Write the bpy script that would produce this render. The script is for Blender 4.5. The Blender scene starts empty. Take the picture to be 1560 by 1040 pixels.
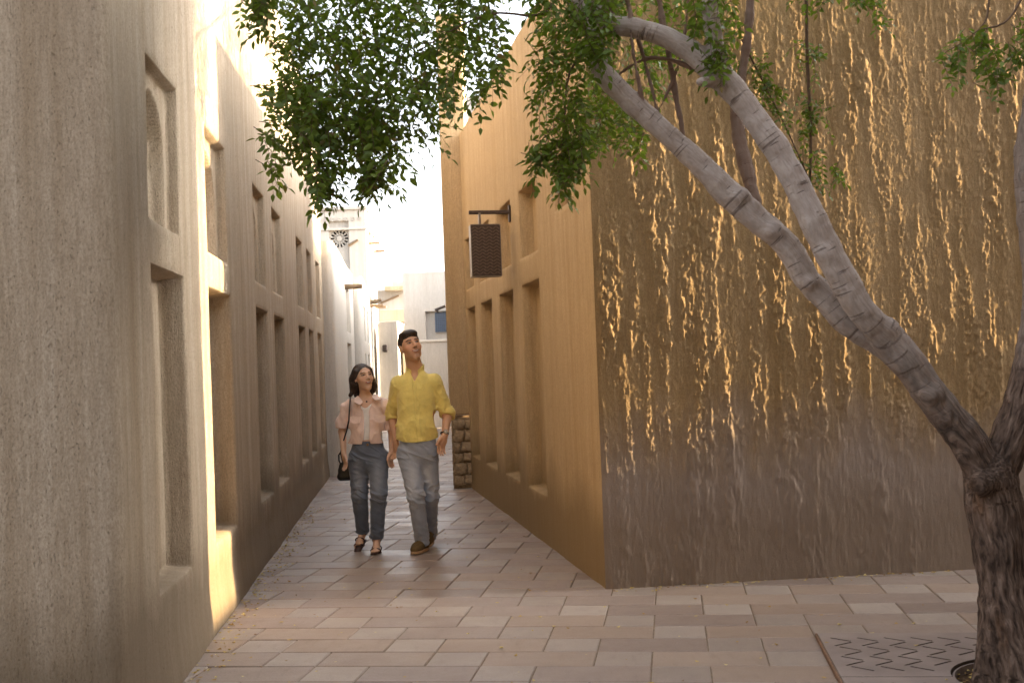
import bpy, math, random
import numpy as np
from mathutils import Vector, Matrix

scene = bpy.context.scene
col = scene.collection
R = math.radians

# ------------------------------------------------------------------ camera, sky, sun, exposure
FPX, CAM_H = 1750.0, 1.506                      # focal length in photo pixels (1560 wide), eye height
ROLL = math.atan(0.037)
PITCH = math.atan(38 * math.cos(ROLL) / FPX)
_F = np.array([0, math.cos(PITCH), math.sin(PITCH)])
_R0 = np.array([1.0, 0, 0]); _U0 = np.cross(_R0, _F)
_RX = math.cos(ROLL) * _R0 - math.sin(ROLL) * _U0
_UX = math.sin(ROLL) * _R0 + math.cos(ROLL) * _U0
CAMP = np.array([0, 0, CAM_H])

cam_data = bpy.data.cameras.new('camera')
cam = bpy.data.objects.new('camera', cam_data)
col.objects.link(cam)
cam.matrix_world = Matrix(((_RX[0], _UX[0], -_F[0], 0), (_RX[1], _UX[1], -_F[1], 0),
                           (_RX[2], _UX[2], -_F[2], CAM_H), (0, 0, 0, 1)))
cam_data.sensor_width = 36.0
cam_data.lens = 36.0 * FPX / 1560.0
cam_data.clip_end = 2000
cam_data.clip_start = 0.05
cam_data.dof.use_dof = True
cam_data.dof.focus_distance = 9.3
cam_data.dof.aperture_fstop = 5.0
scene.camera = cam

SUN_EL, SUN_AZ = R(15.5), R(3.2)                # towards the sun: azimuth measured from +X to +Y
world = bpy.data.worlds.new('World'); scene.world = world
world.use_nodes = True
wn = world.node_tree; wn.nodes.clear()
sky = wn.nodes.new('ShaderNodeTexSky'); sky.sky_type = 'NISHITA'
sky.sun_disc = False
sky.sun_elevation = SUN_EL
sky.sun_rotation = R(90) - SUN_AZ
sky.air_density = 0.8; sky.dust_density = 5.0; sky.ozone_density = 1.0
bg = wn.nodes.new('ShaderNodeBackground'); bg.inputs['Strength'].default_value = 0.15
wo = wn.nodes.new('ShaderNodeOutputWorld')
bw = wn.nodes.new('ShaderNodeRGBToBW'); hz = wn.nodes.new('ShaderNodeMix'); hz.data_type = 'RGBA'
hz.inputs[0].default_value = 0.78                 # a milky, hazy desert sky: most of the blue washed out, all round
wn.links.new(sky.outputs[0], bw.inputs[0]); wn.links.new(sky.outputs[0], hz.inputs[6]); wn.links.new(bw.outputs[0], hz.inputs[7])
wn.links.new(hz.outputs[2], bg.inputs[0]); wn.links.new(bg.outputs[0], wo.inputs[0])

sun_d = bpy.data.lights.new('sun', 'SUN'); sun_d.energy = 2.0; sun_d.angle = R(0.5)
sun_d.color = (1.0, 0.73, 0.38)
sun = bpy.data.objects.new('sun', sun_d); col.objects.link(sun)
to_sun = Vector((math.cos(SUN_EL) * math.cos(SUN_AZ), math.cos(SUN_EL) * math.sin(SUN_AZ), math.sin(SUN_EL)))
sun.rotation_euler = (-to_sun).to_track_quat('-Z', 'Y').to_euler()
sun.location = (14, 4, 12)

scene.view_settings.view_transform = 'Standard'
scene.view_settings.look = 'None'
scene.view_settings.exposure = 3.4
scene.view_settings.gamma = 1.0
scene.view_settings.use_curve_mapping = False
scene.cycles.max_bounces = 8
scene.cycles.diffuse_bounces = 5
scene.cycles.sample_clamp_indirect = 8.0
scene.cycles.use_denoising = True

# ------------------------------------------------------------------ helpers: geometry of the place
def ray(x, y):
    return (x - 780.0) / FPX * _RX - (y - 520.0) / FPX * _UX + _F
def at(x, y, Y):                                # the point of the line of sight (photo pixel) at distance Y
    d = ray(x, y); return CAMP + d * (Y / d[1])
def ground_at(x, y, z=0.0):
    d = ray(x, y); return CAMP + d * ((z - CAM_H) / d[2])

rng = np.random.default_rng(7)

def empty(name, loc=(0, 0, 0), rz=0.0, label=None, cat=None, group=None, kind=None):
    o = bpy.data.objects.new(name, None); col.objects.link(o)
    o.location = loc; o.rotation_euler = (0, 0, rz); o.empty_display_size = 0.2
    return tag(o, label, cat, group, kind)
def tag(o, label=None, cat=None, group=None, kind=None):
    if label: o['label'] = label
    if cat: o['category'] = cat
    if group: o['group'] = group
    if kind: o['kind'] = kind
    return o
def world_of(o):
    return o.matrix_basis.copy() if o.parent is None else world_of(o.parent) @ o.matrix_parent_inverse @ o.matrix_basis
def link(name, me, mats=None, parent=None, kind=None):
    o = bpy.data.objects.new(name, me); col.objects.link(o)
    if mats is not None:
        for m in (mats if isinstance(mats, (list, tuple)) else [mats]): me.materials.append(m)
    if parent is not None:
        o.parent = parent
        o.matrix_parent_inverse = world_of(parent).inverted()
    if kind: o['kind'] = kind
    return o

def np_mesh(name, V, faces, smooth=True, attrs=None, midx=None):
    """faces: list of (n,3) or (n,4) index arrays; attrs: {name: (n,3) per-vertex colours or vectors}"""
    V = np.asarray(V, np.float32)
    fl = [np.asarray(f, np.int32) for f in (faces if isinstance(faces, list) else [faces]) if len(f)]
    me = bpy.data.meshes.new(name)
    me.vertices.add(len(V)); me.vertices.foreach_set('co', V.ravel())
    tot = np.concatenate([np.full(len(f), f.shape[1], np.int32) for f in fl])
    idx = np.concatenate([f.ravel() for f in fl])
    start = np.concatenate([[0], np.cumsum(tot)[:-1]]).astype(np.int32)
    me.loops.add(len(idx)); me.loops.foreach_set('vertex_index', idx)
    me.polygons.add(len(tot)); me.polygons.foreach_set('loop_start', start)
    try: me.polygons.foreach_set('loop_total', tot)
    except Exception: pass
    if midx is not None: me.polygons.foreach_set('material_index', np.asarray(midx, np.int32))
    me.polygons.foreach_set('use_smooth', np.full(len(tot), smooth, bool))
    me.update(calc_edges=True); me.validate()
    for k, a in (attrs or {}).items():
        a = np.asarray(a, np.float32)
        if a.ndim == 1:
            at_ = me.attributes.new(k, 'FLOAT', 'POINT'); at_.data.foreach_set('value', a)
        elif a.shape[1] == 4:
            at_ = me.attributes.new(k, 'FLOAT_COLOR', 'POINT'); at_.data.foreach_set('color', a.ravel())
        else:
            at_ = me.attributes.new(k, 'FLOAT_VECTOR', 'POINT'); at_.data.foreach_set('vector', a.ravel())
    return me

class MB:
    """collects simple solids into one mesh"""
    def __init__(self): self.v = []; self.f = []; self.n = 0
    def add(self, vs, fs):
        self.v += [tuple(map(float, p)) for p in vs]
        self.f += [tuple(i + self.n for i in f) for f in fs]; self.n = len(self.v)
    def box(self, c, s, M=None, ch=0.0):
        c = np.array(c, float); h = np.array(s, float) / 2
        if ch <= 0:
            vs = [np.array([x, y, z]) for x in (-h[0], h[0]) for y in (-h[1], h[1]) for z in (-h[2], h[2])]
            fs = [(0, 1, 3, 2), (4, 6, 7, 5), (0, 4, 5, 1), (2, 3, 7, 6), (0, 2, 6, 4), (1, 5, 7, 3)]
        else:                                   # chamfered along the vertical and top edges
            k = ch; vs = []
            def ring(x, y, z, c_): return [np.array(p) for p in ((-x + c_, -y, z), (x - c_, -y, z), (x, -y + c_, z), (x, y - c_, z), (x - c_, y, z), (-x + c_, y, z), (-x, y - c_, z), (-x, -y + c_, z))]
            for (x, y, z, c_) in ((h[0] - k, h[1] - k, -h[2], k * .4), (h[0], h[1], -h[2] + k, k * .6), (h[0], h[1], h[2] - k, k * .6), (h[0] - k, h[1] - k, h[2], k * .4)):
                vs += ring(x, y, z, c_)
            fs = [tuple(range(7, -1, -1)), tuple(range(24, 32))]
            for r in range(3):
                for i in range(8):
                    j = (i + 1) % 8
                    fs.append((r * 8 + i, r * 8 + j, (r + 1) * 8 + j, (r + 1) * 8 + i))
        vs = [(M @ p if M is not None else p) + c for p in vs]
        self.add(vs, fs)
    def tube(self, pts, rad, n=8, cap=True):
        pts = [np.array(p, float) for p in pts]
        rad = rad if hasattr(rad, '__len__') else [rad] * len(pts)
        base = self.n; vs = []; fs = []
        prev = None
        for i, p in enumerate(pts):
            t = pts[min(i + 1, len(pts) - 1)] - pts[max(i - 1, 0)]
            t = t / (np.linalg.norm(t) + 1e-9)
            if prev is None:
                a = np.array([0, 0, 1.0]) if abs(t[2]) < .9 else np.array([1.0, 0, 0])
                u = np.cross(t, a)
            else: u = prev - t * np.dot(prev, t)
            u /= np.linalg.norm(u); w = np.cross(t, u); prev = u
            for k in range(n):
                an = 2 * math.pi * k / n
                vs.append(p + rad[i] * (math.cos(an) * u + math.sin(an) * w))
        for i in range(len(pts) - 1):
            for k in range(n):
                k2 = (k + 1) % n
                fs.append((i * n + k, i * n + k2, (i + 1) * n + k2, (i + 1) * n + k))
        if cap:
            fs.append(tuple(range(n - 1, -1, -1))); fs.append(tuple(range((len(pts) - 1) * n, len(pts) * n)))
        self.add(vs, fs)
    def prism(self, poly, z0, z1):              # poly: list of (x, y), counter-clockwise
        n = len(poly)
        vs = [(x, y, z0) for x, y in poly] + [(x, y, z1) for x, y in poly]
        fs = [tuple(range(n - 1, -1, -1)), tuple(range(n, 2 * n))] + [(i, (i + 1) % n, n + (i + 1) % n, n + i) for i in range(n)]
        self.add(vs, fs)
    def build(self, name, mats, parent=None, smooth=False, kind=None):
        me = bpy.data.meshes.new(name); me.from_pydata(self.v, [], self.f); me.update()
        if smooth:
            me.polygons.foreach_set('use_smooth', [True] * len(me.polygons))
        return link(name, me, mats, parent, kind)

def _hash(i, j, k, seed):
    with np.errstate(over='ignore'):
        h = (i.astype(np.uint32) * np.uint32(374761393) + j.astype(np.uint32) * np.uint32(668265263)
             + k.astype(np.uint32) * np.uint32(2147483647) + np.uint32(seed) * np.uint32(974634777))
        h = (h ^ (h >> np.uint32(13))) * np.uint32(1274126177)
        h = h ^ (h >> np.uint32(16))
    return (h & np.uint32(0xFFFFFF)).astype(np.float32) / np.float32(0xFFFFFF)
def vnoise(p, seed=0):                          # smooth value noise, 0..1
    p = np.asarray(p, np.float32)
    i = np.floor(p).astype(np.int64); f = p - i; f = f * f * (3 - 2 * f)
    i = i & 0x7FFFFFFF
    r = 0
    for dx in (0, 1):
        wx = f[:, 0] if dx else 1 - f[:, 0]
        for dy in (0, 1):
            wy = f[:, 1] if dy else 1 - f[:, 1]
            for dz in (0, 1):
                wz = f[:, 2] if dz else 1 - f[:, 2]
                r = r + wx * wy * wz * _hash(i[:, 0] + dx, i[:, 1] + dy, i[:, 2] + dz, seed)
    return r
def fbm(p, seed=0, octv=3):
    p = np.asarray(p, np.float32); s = 0; a = 1.0; t = 0
    for o in range(octv):
        s = s + a * vnoise(p * 2 ** o, seed + o * 17); t += a; a *= .5
    return s / t
def sstep(a, b, x):
    t = np.clip((x - a) / (b - a), 0, 1); return t * t * (3 - 2 * t)

# ------------------------------------------------------------------ materials
class NT:
    def __init__(self, name, rough=0.8, spec=0.3):
        self.m = bpy.data.materials.new(name); self.m.use_nodes = True
        self.t = self.m.node_tree; self.b = self.t.nodes['Principled BSDF']
        self.b.inputs['Roughness'].default_value = rough
        self.b.inputs['Specular IOR Level'].default_value = spec
        self._pos = None
    def n(self, typ, **kw):
        nd = self.t.nodes.new(typ)
        for k, v in kw.items(): setattr(nd, k, v)
        return nd
    def put(self, sock, v):
        if hasattr(v, 'is_linked') or hasattr(v, 'links'): self.t.links.new(v, sock)
        elif v is not None: sock.default_value = v
        return self
    def pos(self, scale=(1, 1, 1), loc=(0, 0, 0), src='Position', attr=None):
        if attr:
            o = self.n('ShaderNodeAttribute', attribute_name=attr).outputs['Vector']
        elif src == 'Position': o = self.n('ShaderNodeNewGeometry').outputs['Position']
        else: o = self.n('ShaderNodeTexCoord').outputs[src]
        mp = self.n('ShaderNodeMapping'); mp.inputs['Scale'].default_value = scale; mp.inputs['Location'].default_value = loc
        self.t.links.new(o, mp.inputs[0]); return mp.outputs[0]
    def noise(self, vec, scale=1.0, detail=3.0, rough=0.55, dist=0.0):
        nd = self.n('ShaderNodeTexNoise'); self.t.links.new(vec, nd.inputs['Vector'])
        nd.inputs['Scale'].default_value = scale; nd.inputs['Detail'].default_value = detail
        nd.inputs['Roughness'].default_value = rough; nd.inputs['Distortion'].default_value = dist
        return nd.outputs['Fac']
    def voro(self, vec, scale=1.0, feature='F1'):
        nd = self.n('ShaderNodeTexVoronoi', feature=feature); self.t.links.new(vec, nd.inputs['Vector'])
        nd.inputs['Scale'].default_value = scale; return nd.outputs['Distance']
    def ramp(self, fac, stops):
        nd = self.n('ShaderNodeValToRGB'); e = nd.color_ramp.elements
        while len(e) > 1: e.remove(e[-1])
        for i, (p, c) in enumerate(stops):
            el = e[0] if i == 0 else e.new(p)
            el.position = p
            el.color = (c, c, c, 1) if not hasattr(c, '__len__') else (c[0], c[1], c[2], 1)
        self.t.links.new(fac, nd.inputs[0]); return nd.outputs[0]
    def mix(self, fac, a, b, mode='MIX'):
        nd = self.n('ShaderNodeMix', data_type='RGBA', blend_type=mode)
        for s, v in ((nd.inputs[0], fac), (nd.inputs[6], a), (nd.inputs[7], b)):
            if hasattr(v, 'links'): self.t.links.new(v, s)
            else: s.default_value = v if not hasattr(v, '__len__') else (v[0], v[1], v[2], 1)
        return nd.outputs[2]
    def math(self, op, a, b=None, clamp=False):
        nd = self.n('ShaderNodeMath', operation=op, use_clamp=clamp)
        for s, v in ((nd.inputs[0], a), (nd.inputs[1], b)):
            if v is None: continue
            if hasattr(v, 'links'): self.t.links.new(v, s)
            else: s.default_value = v
        return nd.outputs[0]
    def color(self, c):
        if hasattr(c, 'links'): self.t.links.new(c, self.b.inputs['Base Color'])
        else: self.b.inputs['Base Color'].default_value = (c[0], c[1], c[2], 1)
        return self
    def rough(self, r):
        self.put(self.b.inputs['Roughness'], r); return self
    def bump(self, h, dist=0.01, strength=1.0, prev=None):
        nd = self.n('ShaderNodeBump'); nd.inputs['Distance'].default_value = dist; nd.inputs['Strength'].default_value = strength
        self.t.links.new(h, nd.inputs['Height'])
        if prev is not None: self.t.links.new(prev, nd.inputs['Normal'])
        self.t.links.new(nd.outputs[0], self.b.inputs['Normal']); return nd.outputs[0]

def mul(c, k): return (c[0] * k, c[1] * k, c[2] * k)

def plaster(name, base, dark, light, band=0.5, pit=0.6, damp=0.0, relief=1.0, low_shade=None):
    m = NT(name, .9, .15)
    big = m.noise(m.pos((9, 9, .35)), 1.0, 3)                # wide vertical wash bands
    fine = m.noise(m.pos((62, 62, 7)), 1.0, 4, .62, .25)       # raked streaks
    grain = m.noise(m.pos((130, 130, 70)), 1.0, 4, .75)
    blot = m.noise(m.pos((1.3, 1.3, 1.0)), 1.0, 4)
    c = m.mix(m.ramp(big, [(.3, 0), (.7, 1)]), dark, light)
    c = m.mix(m.math('MULTIPLY', m.ramp(blot, [(.35, 0), (.7, 1)]), (1 - band) * .9), c, base)
    c = m.mix(m.math('MULTIPLY', m.ramp(fine, [(.36, 1), (.60, 0)]), .38), c, mul(dark, .72))
    c = m.mix(m.math('MULTIPLY', m.ramp(grain, [(.38, 1), (.58, 0)]), .48), c, mul(dark, .6))
    pv = m.noise(m.pos((150, 150, 52)), 1.0, 2, .5)
    pits = m.ramp(pv, [(.63, 0), (.72, 1)])
    c = m.mix(m.math('MULTIPLY', pits, pit * .75), c, mul(dark, .45))
    if low_shade:                                   # greyer shade of the lower wall, painted into the colour
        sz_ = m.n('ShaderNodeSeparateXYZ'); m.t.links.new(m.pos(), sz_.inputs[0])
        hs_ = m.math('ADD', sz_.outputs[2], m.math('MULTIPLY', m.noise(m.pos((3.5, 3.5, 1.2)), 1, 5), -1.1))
        c = m.mix(m.math('MULTIPLY', m.ramp(hs_, [(.15, 1), (.70, 0)]), .88), c, low_shade)
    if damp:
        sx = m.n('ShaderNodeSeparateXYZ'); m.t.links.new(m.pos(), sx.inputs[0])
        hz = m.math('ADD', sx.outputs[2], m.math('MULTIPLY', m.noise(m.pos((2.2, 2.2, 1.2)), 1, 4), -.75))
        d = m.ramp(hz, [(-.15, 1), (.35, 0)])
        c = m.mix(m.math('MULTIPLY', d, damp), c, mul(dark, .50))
    m.color(c)
    h = m.math('ADD', m.math('MULTIPLY', fine, .42), m.math('MULTIPLY', m.noise(m.pos((120, 120, 75)), 1, 4, .7), .55))
    h = m.math('SUBTRACT', h, m.math('MULTIPLY', pits, .5))
    m.bump(h, .010 * relief, .8)
    return m.m

def simple(name, c, rough=.7, spec=.3, var=.12, scale=30.0, bump=0.0, metal=0.0):
    m = NT(name, rough, spec)
    nz = m.noise(m.pos((1, 1, 1)), scale, 4)
    m.color(m.mix(m.ramp(nz, [(.3, 0), (.7, 1)]), mul(c, 1 - var), mul(c, 1 + var)))
    if bump: m.bump(nz, bump)
    m.b.inputs['Metallic'].default_value = metal
    return m.m
# ------------------------------------------------------------------ the place: plaster walls
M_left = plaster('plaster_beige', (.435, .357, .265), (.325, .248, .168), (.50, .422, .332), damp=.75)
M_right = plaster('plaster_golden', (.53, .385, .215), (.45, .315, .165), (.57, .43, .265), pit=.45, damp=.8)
M_front = plaster('plaster_ochre', (.385, .262, .135), (.31, .203, .098), (.43, .302, .17), pit=.35, damp=.35, low_shade=(.30, .240, .205), relief=.65)
M_pale = plaster('plaster_pale', (.56, .52, .46), (.50, .46, .40), (.62, .58, .53), pit=.2, relief=.12)
M_grey = plaster('plaster_grey', (.50, .47, .43), (.44, .41, .37), (.55, .52, .49), pit=.2, relief=.12)
M_tan = plaster('plaster_tan', (.40, .345, .26), (.33, .28, .20), (.46, .40, .31), pit=.3, relief=.15)
M_wood = simple('weathered_wood', (.21, .15, .095), .8, .2, .25, 18, .004)
M_roof = simple('roof_screed', (.42, .35, .27), .95, .1, .15, 6)

def grid_lines(a, b, step, edges):
    """step may be a function of position; extra lines hug every edge"""
    out = [a]
    while out[-1] < b:
        st = step(out[-1]) if callable(step) else step
        out.append(out[-1] + st)
    out = [x for x in out if x < b - 1e-4] + [b]
    ed = sorted(set(round(e, 4) for e in edges))
    if ed:
        E_ = np.array(ed); out = [x for x in out if np.abs(E_ - x).min() > .018 or x in (a, b)]
        for e in ed: out += [e - .014, e - .005, e + .003, e + .012]
    return np.array(sorted(out))

def niche_depth(S, Z, n):
    hw, sc = (n['s1'] - n['s0']) / 2, (n['s1'] + n['s0']) / 2
    sd = np.minimum(np.minimum(S - n['s0'], n['s1'] - S), np.minimum(Z - n['z0'], n['z1'] - Z))
    d = n['d'] * sstep(-.006, .010, sd) + .007 * sstep(-.035, .0, sd)
    if n.get('arch'):
        w = hw - .10; zs = n['z1'] - .10 - w * 1.25
        ax = np.abs(S - sc)
        r = np.where(Z < zs, w - ax, w - np.sqrt(ax ** 2 + (np.maximum(Z - zs, 0) / 1.25) ** 2))
        r = np.minimum(r, Z - n['z0'])
        d = d + n['arch'] * sstep(-.008, .012, r)
    return d, sd

def relief_wall(parent, s, z, base_fn, norm_fn, niches, extra, mat, warp=.009, names=('wall', 'niche')):
    S, Z = np.meshgrid(s, z, indexing='ij')
    Sf, Zf = S.ravel(), Z.ravel()
    D = np.zeros_like(Sf); own = np.full(len(Sf), -1)
    for k, n in enumerate(niches):
        m = (Sf > n['s0'] - .06) & (Sf < n['s1'] + .06) & (Zf > n['z0'] - .06) & (Zf < n['z1'] + .06)
        d, sd = niche_depth(Sf[m], Zf[m], n)
        D[m] = np.maximum(D[m], d); ii = np.where(m)[0]; own[ii[sd > -.012]] = k
    if extra is not None: D = D + extra(Sf, Zf)
    q = np.stack([Sf * 2.2, Zf * 2.2, np.zeros_like(Sf)], 1)
    edge = np.minimum(np.minimum(Sf - s[0], s[-1] - Sf), 10) ; k = sstep(0, .15, edge)
    Sw = Sf + warp * (fbm(q, 3, 3) - .5) * 2 * k; Zw = Zf + warp * (fbm(q + 31.7, 5, 3) - .5) * 2 * sstep(0, .1, Zf)
    B = base_fn(Sw); N = norm_fn(Sw)
    P = np.concatenate([B, Zw[:, None]], 1); P[:, :2] -= N * D[:, None]
    ns, nz = len(s), len(z)
    idx = np.arange(ns * nz).reshape(ns, nz)
    quad = np.stack([idx[:-1, :-1], idx[1:, :-1], idx[1:, 1:], idx[:-1, 1:]], -1).reshape(-1, 4)
    fo = own[quad].max(1) if len(niches) else np.full(len(quad), -1)
    objs = []
    for k in range(-1, len(niches)):
        f = quad[fo == k]
        if not len(f): continue
        u, inv = np.unique(f, return_inverse=True)
        me = np_mesh(names[0] if k < 0 else names[1], P[u], inv.reshape(-1, 4))
        objs.append(link(names[0] if k < 0 else names[1], me, mat, parent))
    return objs

def undulate(amp, sx, sz, seed):
    def f(S, Z):
        return amp * (fbm(np.stack([S * sx, Z * sz, np.zeros_like(S)], 1), seed, 3) - .5) * 2
    return f

class Path:                                     # a wall's ground line: polyline with rounded corners
    def __init__(self, pts, rad=.08):
        P = [np.array(p, float) for p in pts]; out = [P[0]]
        for a, b, c in zip(P, P[1:], P[2:]):
            u = (a - b) / np.linalg.norm(a - b); w = (c - b) / np.linalg.norm(c - b)
            for t in np.linspace(0, 1, 9):
                p0, p1 = b + u * rad, b + w * rad
                out.append((1 - t) ** 2 * p0 + 2 * t * (1 - t) * b + t * t * p1)
        out.append(P[-1]); self.P = np.array(out)
        self.s = np.concatenate([[0], np.cumsum(np.linalg.norm(np.diff(self.P, axis=0), axis=1))])
    def base(self, s):
        return np.stack([np.interp(s, self.s, self.P[:, 0]), np.interp(s, self.s, self.P[:, 1])], 1)
    def norm(self, s):                          # right-hand normal of the direction of travel
        e = .03; t = self.base(np.minimum(s + e, self.s[-1])) - self.base(np.maximum(s - e, 0))
        t /= np.linalg.norm(t, axis=1, keepdims=True); return np.stack([t[:, 1], -t[:, 0]], 1)

LX = lambda Y: -1.184 - .093 * Y                # left alley wall
RX = lambda Y: 1.859 - .168 * Y                 # right alley wall
FY = lambda X: 7.647 + .088 * X                 # wall facing the little square
Y0L, Y1L, ROOF_L = 4.72, 16.8, 5.2

# --- building on the left
b_left = empty('plaster_building', (LX(10.0), 10.0, 0), label='long beige plastered building with arched and square niches left of the alley', cat='building')
pl = Path([(-5.2, 4.45), (LX(Y0L), Y0L), (LX(Y1L), Y1L)], .07)
off = pl.s[-1] - math.hypot(LX(Y1L) - LX(Y0L), Y1L - Y0L)
kL = math.hypot(1, .093)
sY = lambda Y: off + (Y - Y0L) * kL
NY = [(5.42, 6.2), (7.0, 7.85), (9.2, 10.0), (10.52, 11.35), (12.85, 13.65), (14.15, 14.95), (15.65, 16.4)]
nl = []
for i, (a, b) in enumerate(NY):
    nl.append(dict(s0=sY(a), s1=sY(b), z0=.50, z1=2.05, d=.13))
    if i < 4: nl.append(dict(s0=sY(a), s1=sY(b - .06), z0=2.28, z1=3.05, d=.055, arch=.075))
    else: nl.append(dict(s0=sY(a), s1=sY(b - .06), z0=2.29, z1=3.05, d=.13))
nl.append(dict(s0=sY(10.45), s1=sY(11.1), z0=4.45, z1=5.0, d=.13))
s = grid_lines(0, pl.s[-1], lambda x: .05 if x < off - .6 else (.012 if x < off + .2 else max(.012, .0019 * (x - off + Y0L))), [e for n in nl for e in (n['s0'], n['s1'])])
z = grid_lines(0, ROOF_L, .016, [.5, 2.05, 2.28, 3.05, 4.45, 5.0])
und = undulate(.009, 1.6, .9, 11); und2 = undulate(.0022, 26, 2.0, 12)
relief_wall(b_left, s, z, pl.base, pl.norm, nl, lambda S, Z: und(S, Z) + und2(S, Z) - .02 * (1 - sstep(0, .30, Z)) * sstep(off + .3, off + .8, S), M_left)
mb = MB(); mb.prism([(-5.2, 4.75), (LX(5) - .3, 5.0), (LX(16.6) - .3, 16.6), (-7.5, 16.6), (-7.5, 4.75)], 0, ROOF_L - .12); mb.build('inner_wall', M_left, b_left)
mb = MB(); mb.prism([(-5.2, 4.46), (LX(4.75) - .03, 4.75), (LX(16.79) - .02, 16.79), (-7.5, 16.79), (-7.5, 4.46)], ROOF_L - .10, ROOF_L - .004); mb.build('roof', M_roof, b_left)
mb = MB(); mb.box((-4.73, 16.78, 2.6), (3.9, .03, 5.0)); mb.build('end_wall', M_left, b_left)

# --- building on the right: alley side with niches, and the front the sun rakes across
ROOF_R = 4.45
XC = .564; YC = FY(XC)
b_right = empty('plaster_building', (1.2, 9.5, 0), label='golden plastered corner building with sun streaked front wall right of the alley', cat='building')
pr = Path([(RX(14.45), 14.45), (RX(YC) , YC)], .05)
kR = math.hypot(1, .168); sR = lambda Y: (14.45 - Y) * kR
nr = []
for a, b in [(9.63, 10.45), (10.93, 11.77), (12.3, 13.13), (13.6, 14.3)]:
    nr.append(dict(s0=sR(b), s1=sR(a), z0=.42, z1=2.23, d=.12))
    nr.append(dict(s0=sR(b), s1=sR(a), z0=2.485, z1=3.085, d=.12))
nr.append(dict(s0=sR(8.86), s1=sR(8.42), z0=2.70, z1=3.085, d=.12))
s = grid_lines(0, pr.s[-1], lambda x: .0019 * (14.45 - x / kR) * 1.0, [e for n in nr for e in (n['s0'], n['s1'])])
z = grid_lines(0, ROOF_R, .018, [.42, 2.23, 2.485, 2.70, 3.085])
undr = undulate(.008, 1.4, .8, 21)
side_len = pr.s[-1]
relief_wall(b_right, s, z, pr.base, pr.norm, nr, lambda S, Z: (undr(S, Z) + undulate(.002, 24, 2, 22)(S, Z)) * sstep(0, .12, side_len - S), M_right, names=('side_wall', 'niche'))
# front
pf = Path([(XC, YC), (6.6, FY(6.6)), (12.6, FY(12.6))], .05)
def streaks(S, Z):
    q = np.stack([S, Z, np.zeros_like(S)], 1)
    wx = S + .007 * (fbm(q * (9, 6, 1), 41, 2) - .5) * 2
    r1 = fbm(np.stack([wx * 34, Z * 3.6, 0 * S], 1), 42, 3)
    r2 = fbm(np.stack([wx * 66, Z * 14.0, 0 * S + 5], 1), 43, 3)
    lo = fbm(np.stack([S * 2.6, Z * 1.5, 0 * S + 9], 1), 44, 3)
    gr_ = fbm(np.stack([S * 105, Z * 52, 0 * S + 3], 1), 45, 2)
    sp_ = vnoise(np.stack([S * 152, Z * 90, 0 * S], 1), 46)
    a_ = fbm(np.stack([wx * 22, Z * 5.5, 0 * S + 2], 1), 47, 3)
    b_ = fbm(np.stack([S * 64, Z * 26, 0 * S + 4], 1), 48, 2)
    colm = fbm(np.stack([wx * 15, Z * 1.5, 0 * S + 7], 1), 49, 3)
    M = .30 + .75 * sstep(.36, .60, lo); M2 = .42 + .70 * sstep(.42, .60, colm)
    h = .0050 * sstep(.41, .62, a_) * M * M2 + .0052 * sstep(.44, .62, b_) * M2 * M + .0026 * sstep(.45, .65, gr_) * M2 + .0022 * sp_ * (.3 + .7 * M2) + .004 * (lo - .5)
    return -h * sstep(0, .05, S)
s = np.concatenate([np.arange(0, 3.35, .0066), np.arange(3.35, pf.s[-1], .08), [pf.s[-1]]])
z = np.concatenate([np.arange(0, .9, .02), np.arange(.9, 3.9, .0082), np.arange(3.9, ROOF_R, .03), [ROOF_R]])
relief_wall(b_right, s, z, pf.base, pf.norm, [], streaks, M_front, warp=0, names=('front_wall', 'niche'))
mb = MB(); mb.prism([(XC + .06, YC + .25), (12.6, FY(12.6) + .2), (12.6, 15.3), (RX(14.3) + .35, 14.3)], 0, ROOF_R - .12); mb.build('inner_wall', M_right, b_right)
mb = MB(); mb.prism([(XC + .01, YC + .02), (12.6, FY(12.6) + .02), (12.6, 15.6), (RX(14.44) + .02, 14.44)], ROOF_R - .10, ROOF_R - .004); mb.build('roof', M_roof, b_right)

# --- taller building at the far end of the right wall, its corner resting on rough stone
b_pier = empty('plaster_building', (-.4, 15.0, 0), label='narrow taller building on a rough stone corner base beyond the golden wall', cat='building')
xl = at(690, 740, 14.45)[0] - .01
mb = MB(); mb.box((xl + .16, 15.0, 3.46), (.32, 1.1, 5.08), ch=.02); mb.build('wall', M_right, b_pier)
M_mortar = simple('mortar', (.30, .21, .125), .95, .1, .3, 25, .01)
M_stone = NT('rough_stone', .95, .15)
oi = M_stone.n('ShaderNodeObjectInfo')
nz = M_stone.noise(M_stone.pos((1, 1, 1)), 28, 5, .65)
cst = M_stone.mix(M_stone.ramp(nz, [(.3, 0), (.7, 1)]), (.28, .19, .105), (.50, .38, .24))
M_stone.color(M_stone.mix(M_stone.math('MULTIPLY', oi.outputs['Random'], .5), cst, (.34, .26, .17))); M_stone.bump(nz, .02)
M_stone = M_stone.m
mb = MB(); mb.box((xl + .165, 15.005, .44), (.29, 1.08, .87)); base = mb.build('stone_base', M_mortar, b_pier)
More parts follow.
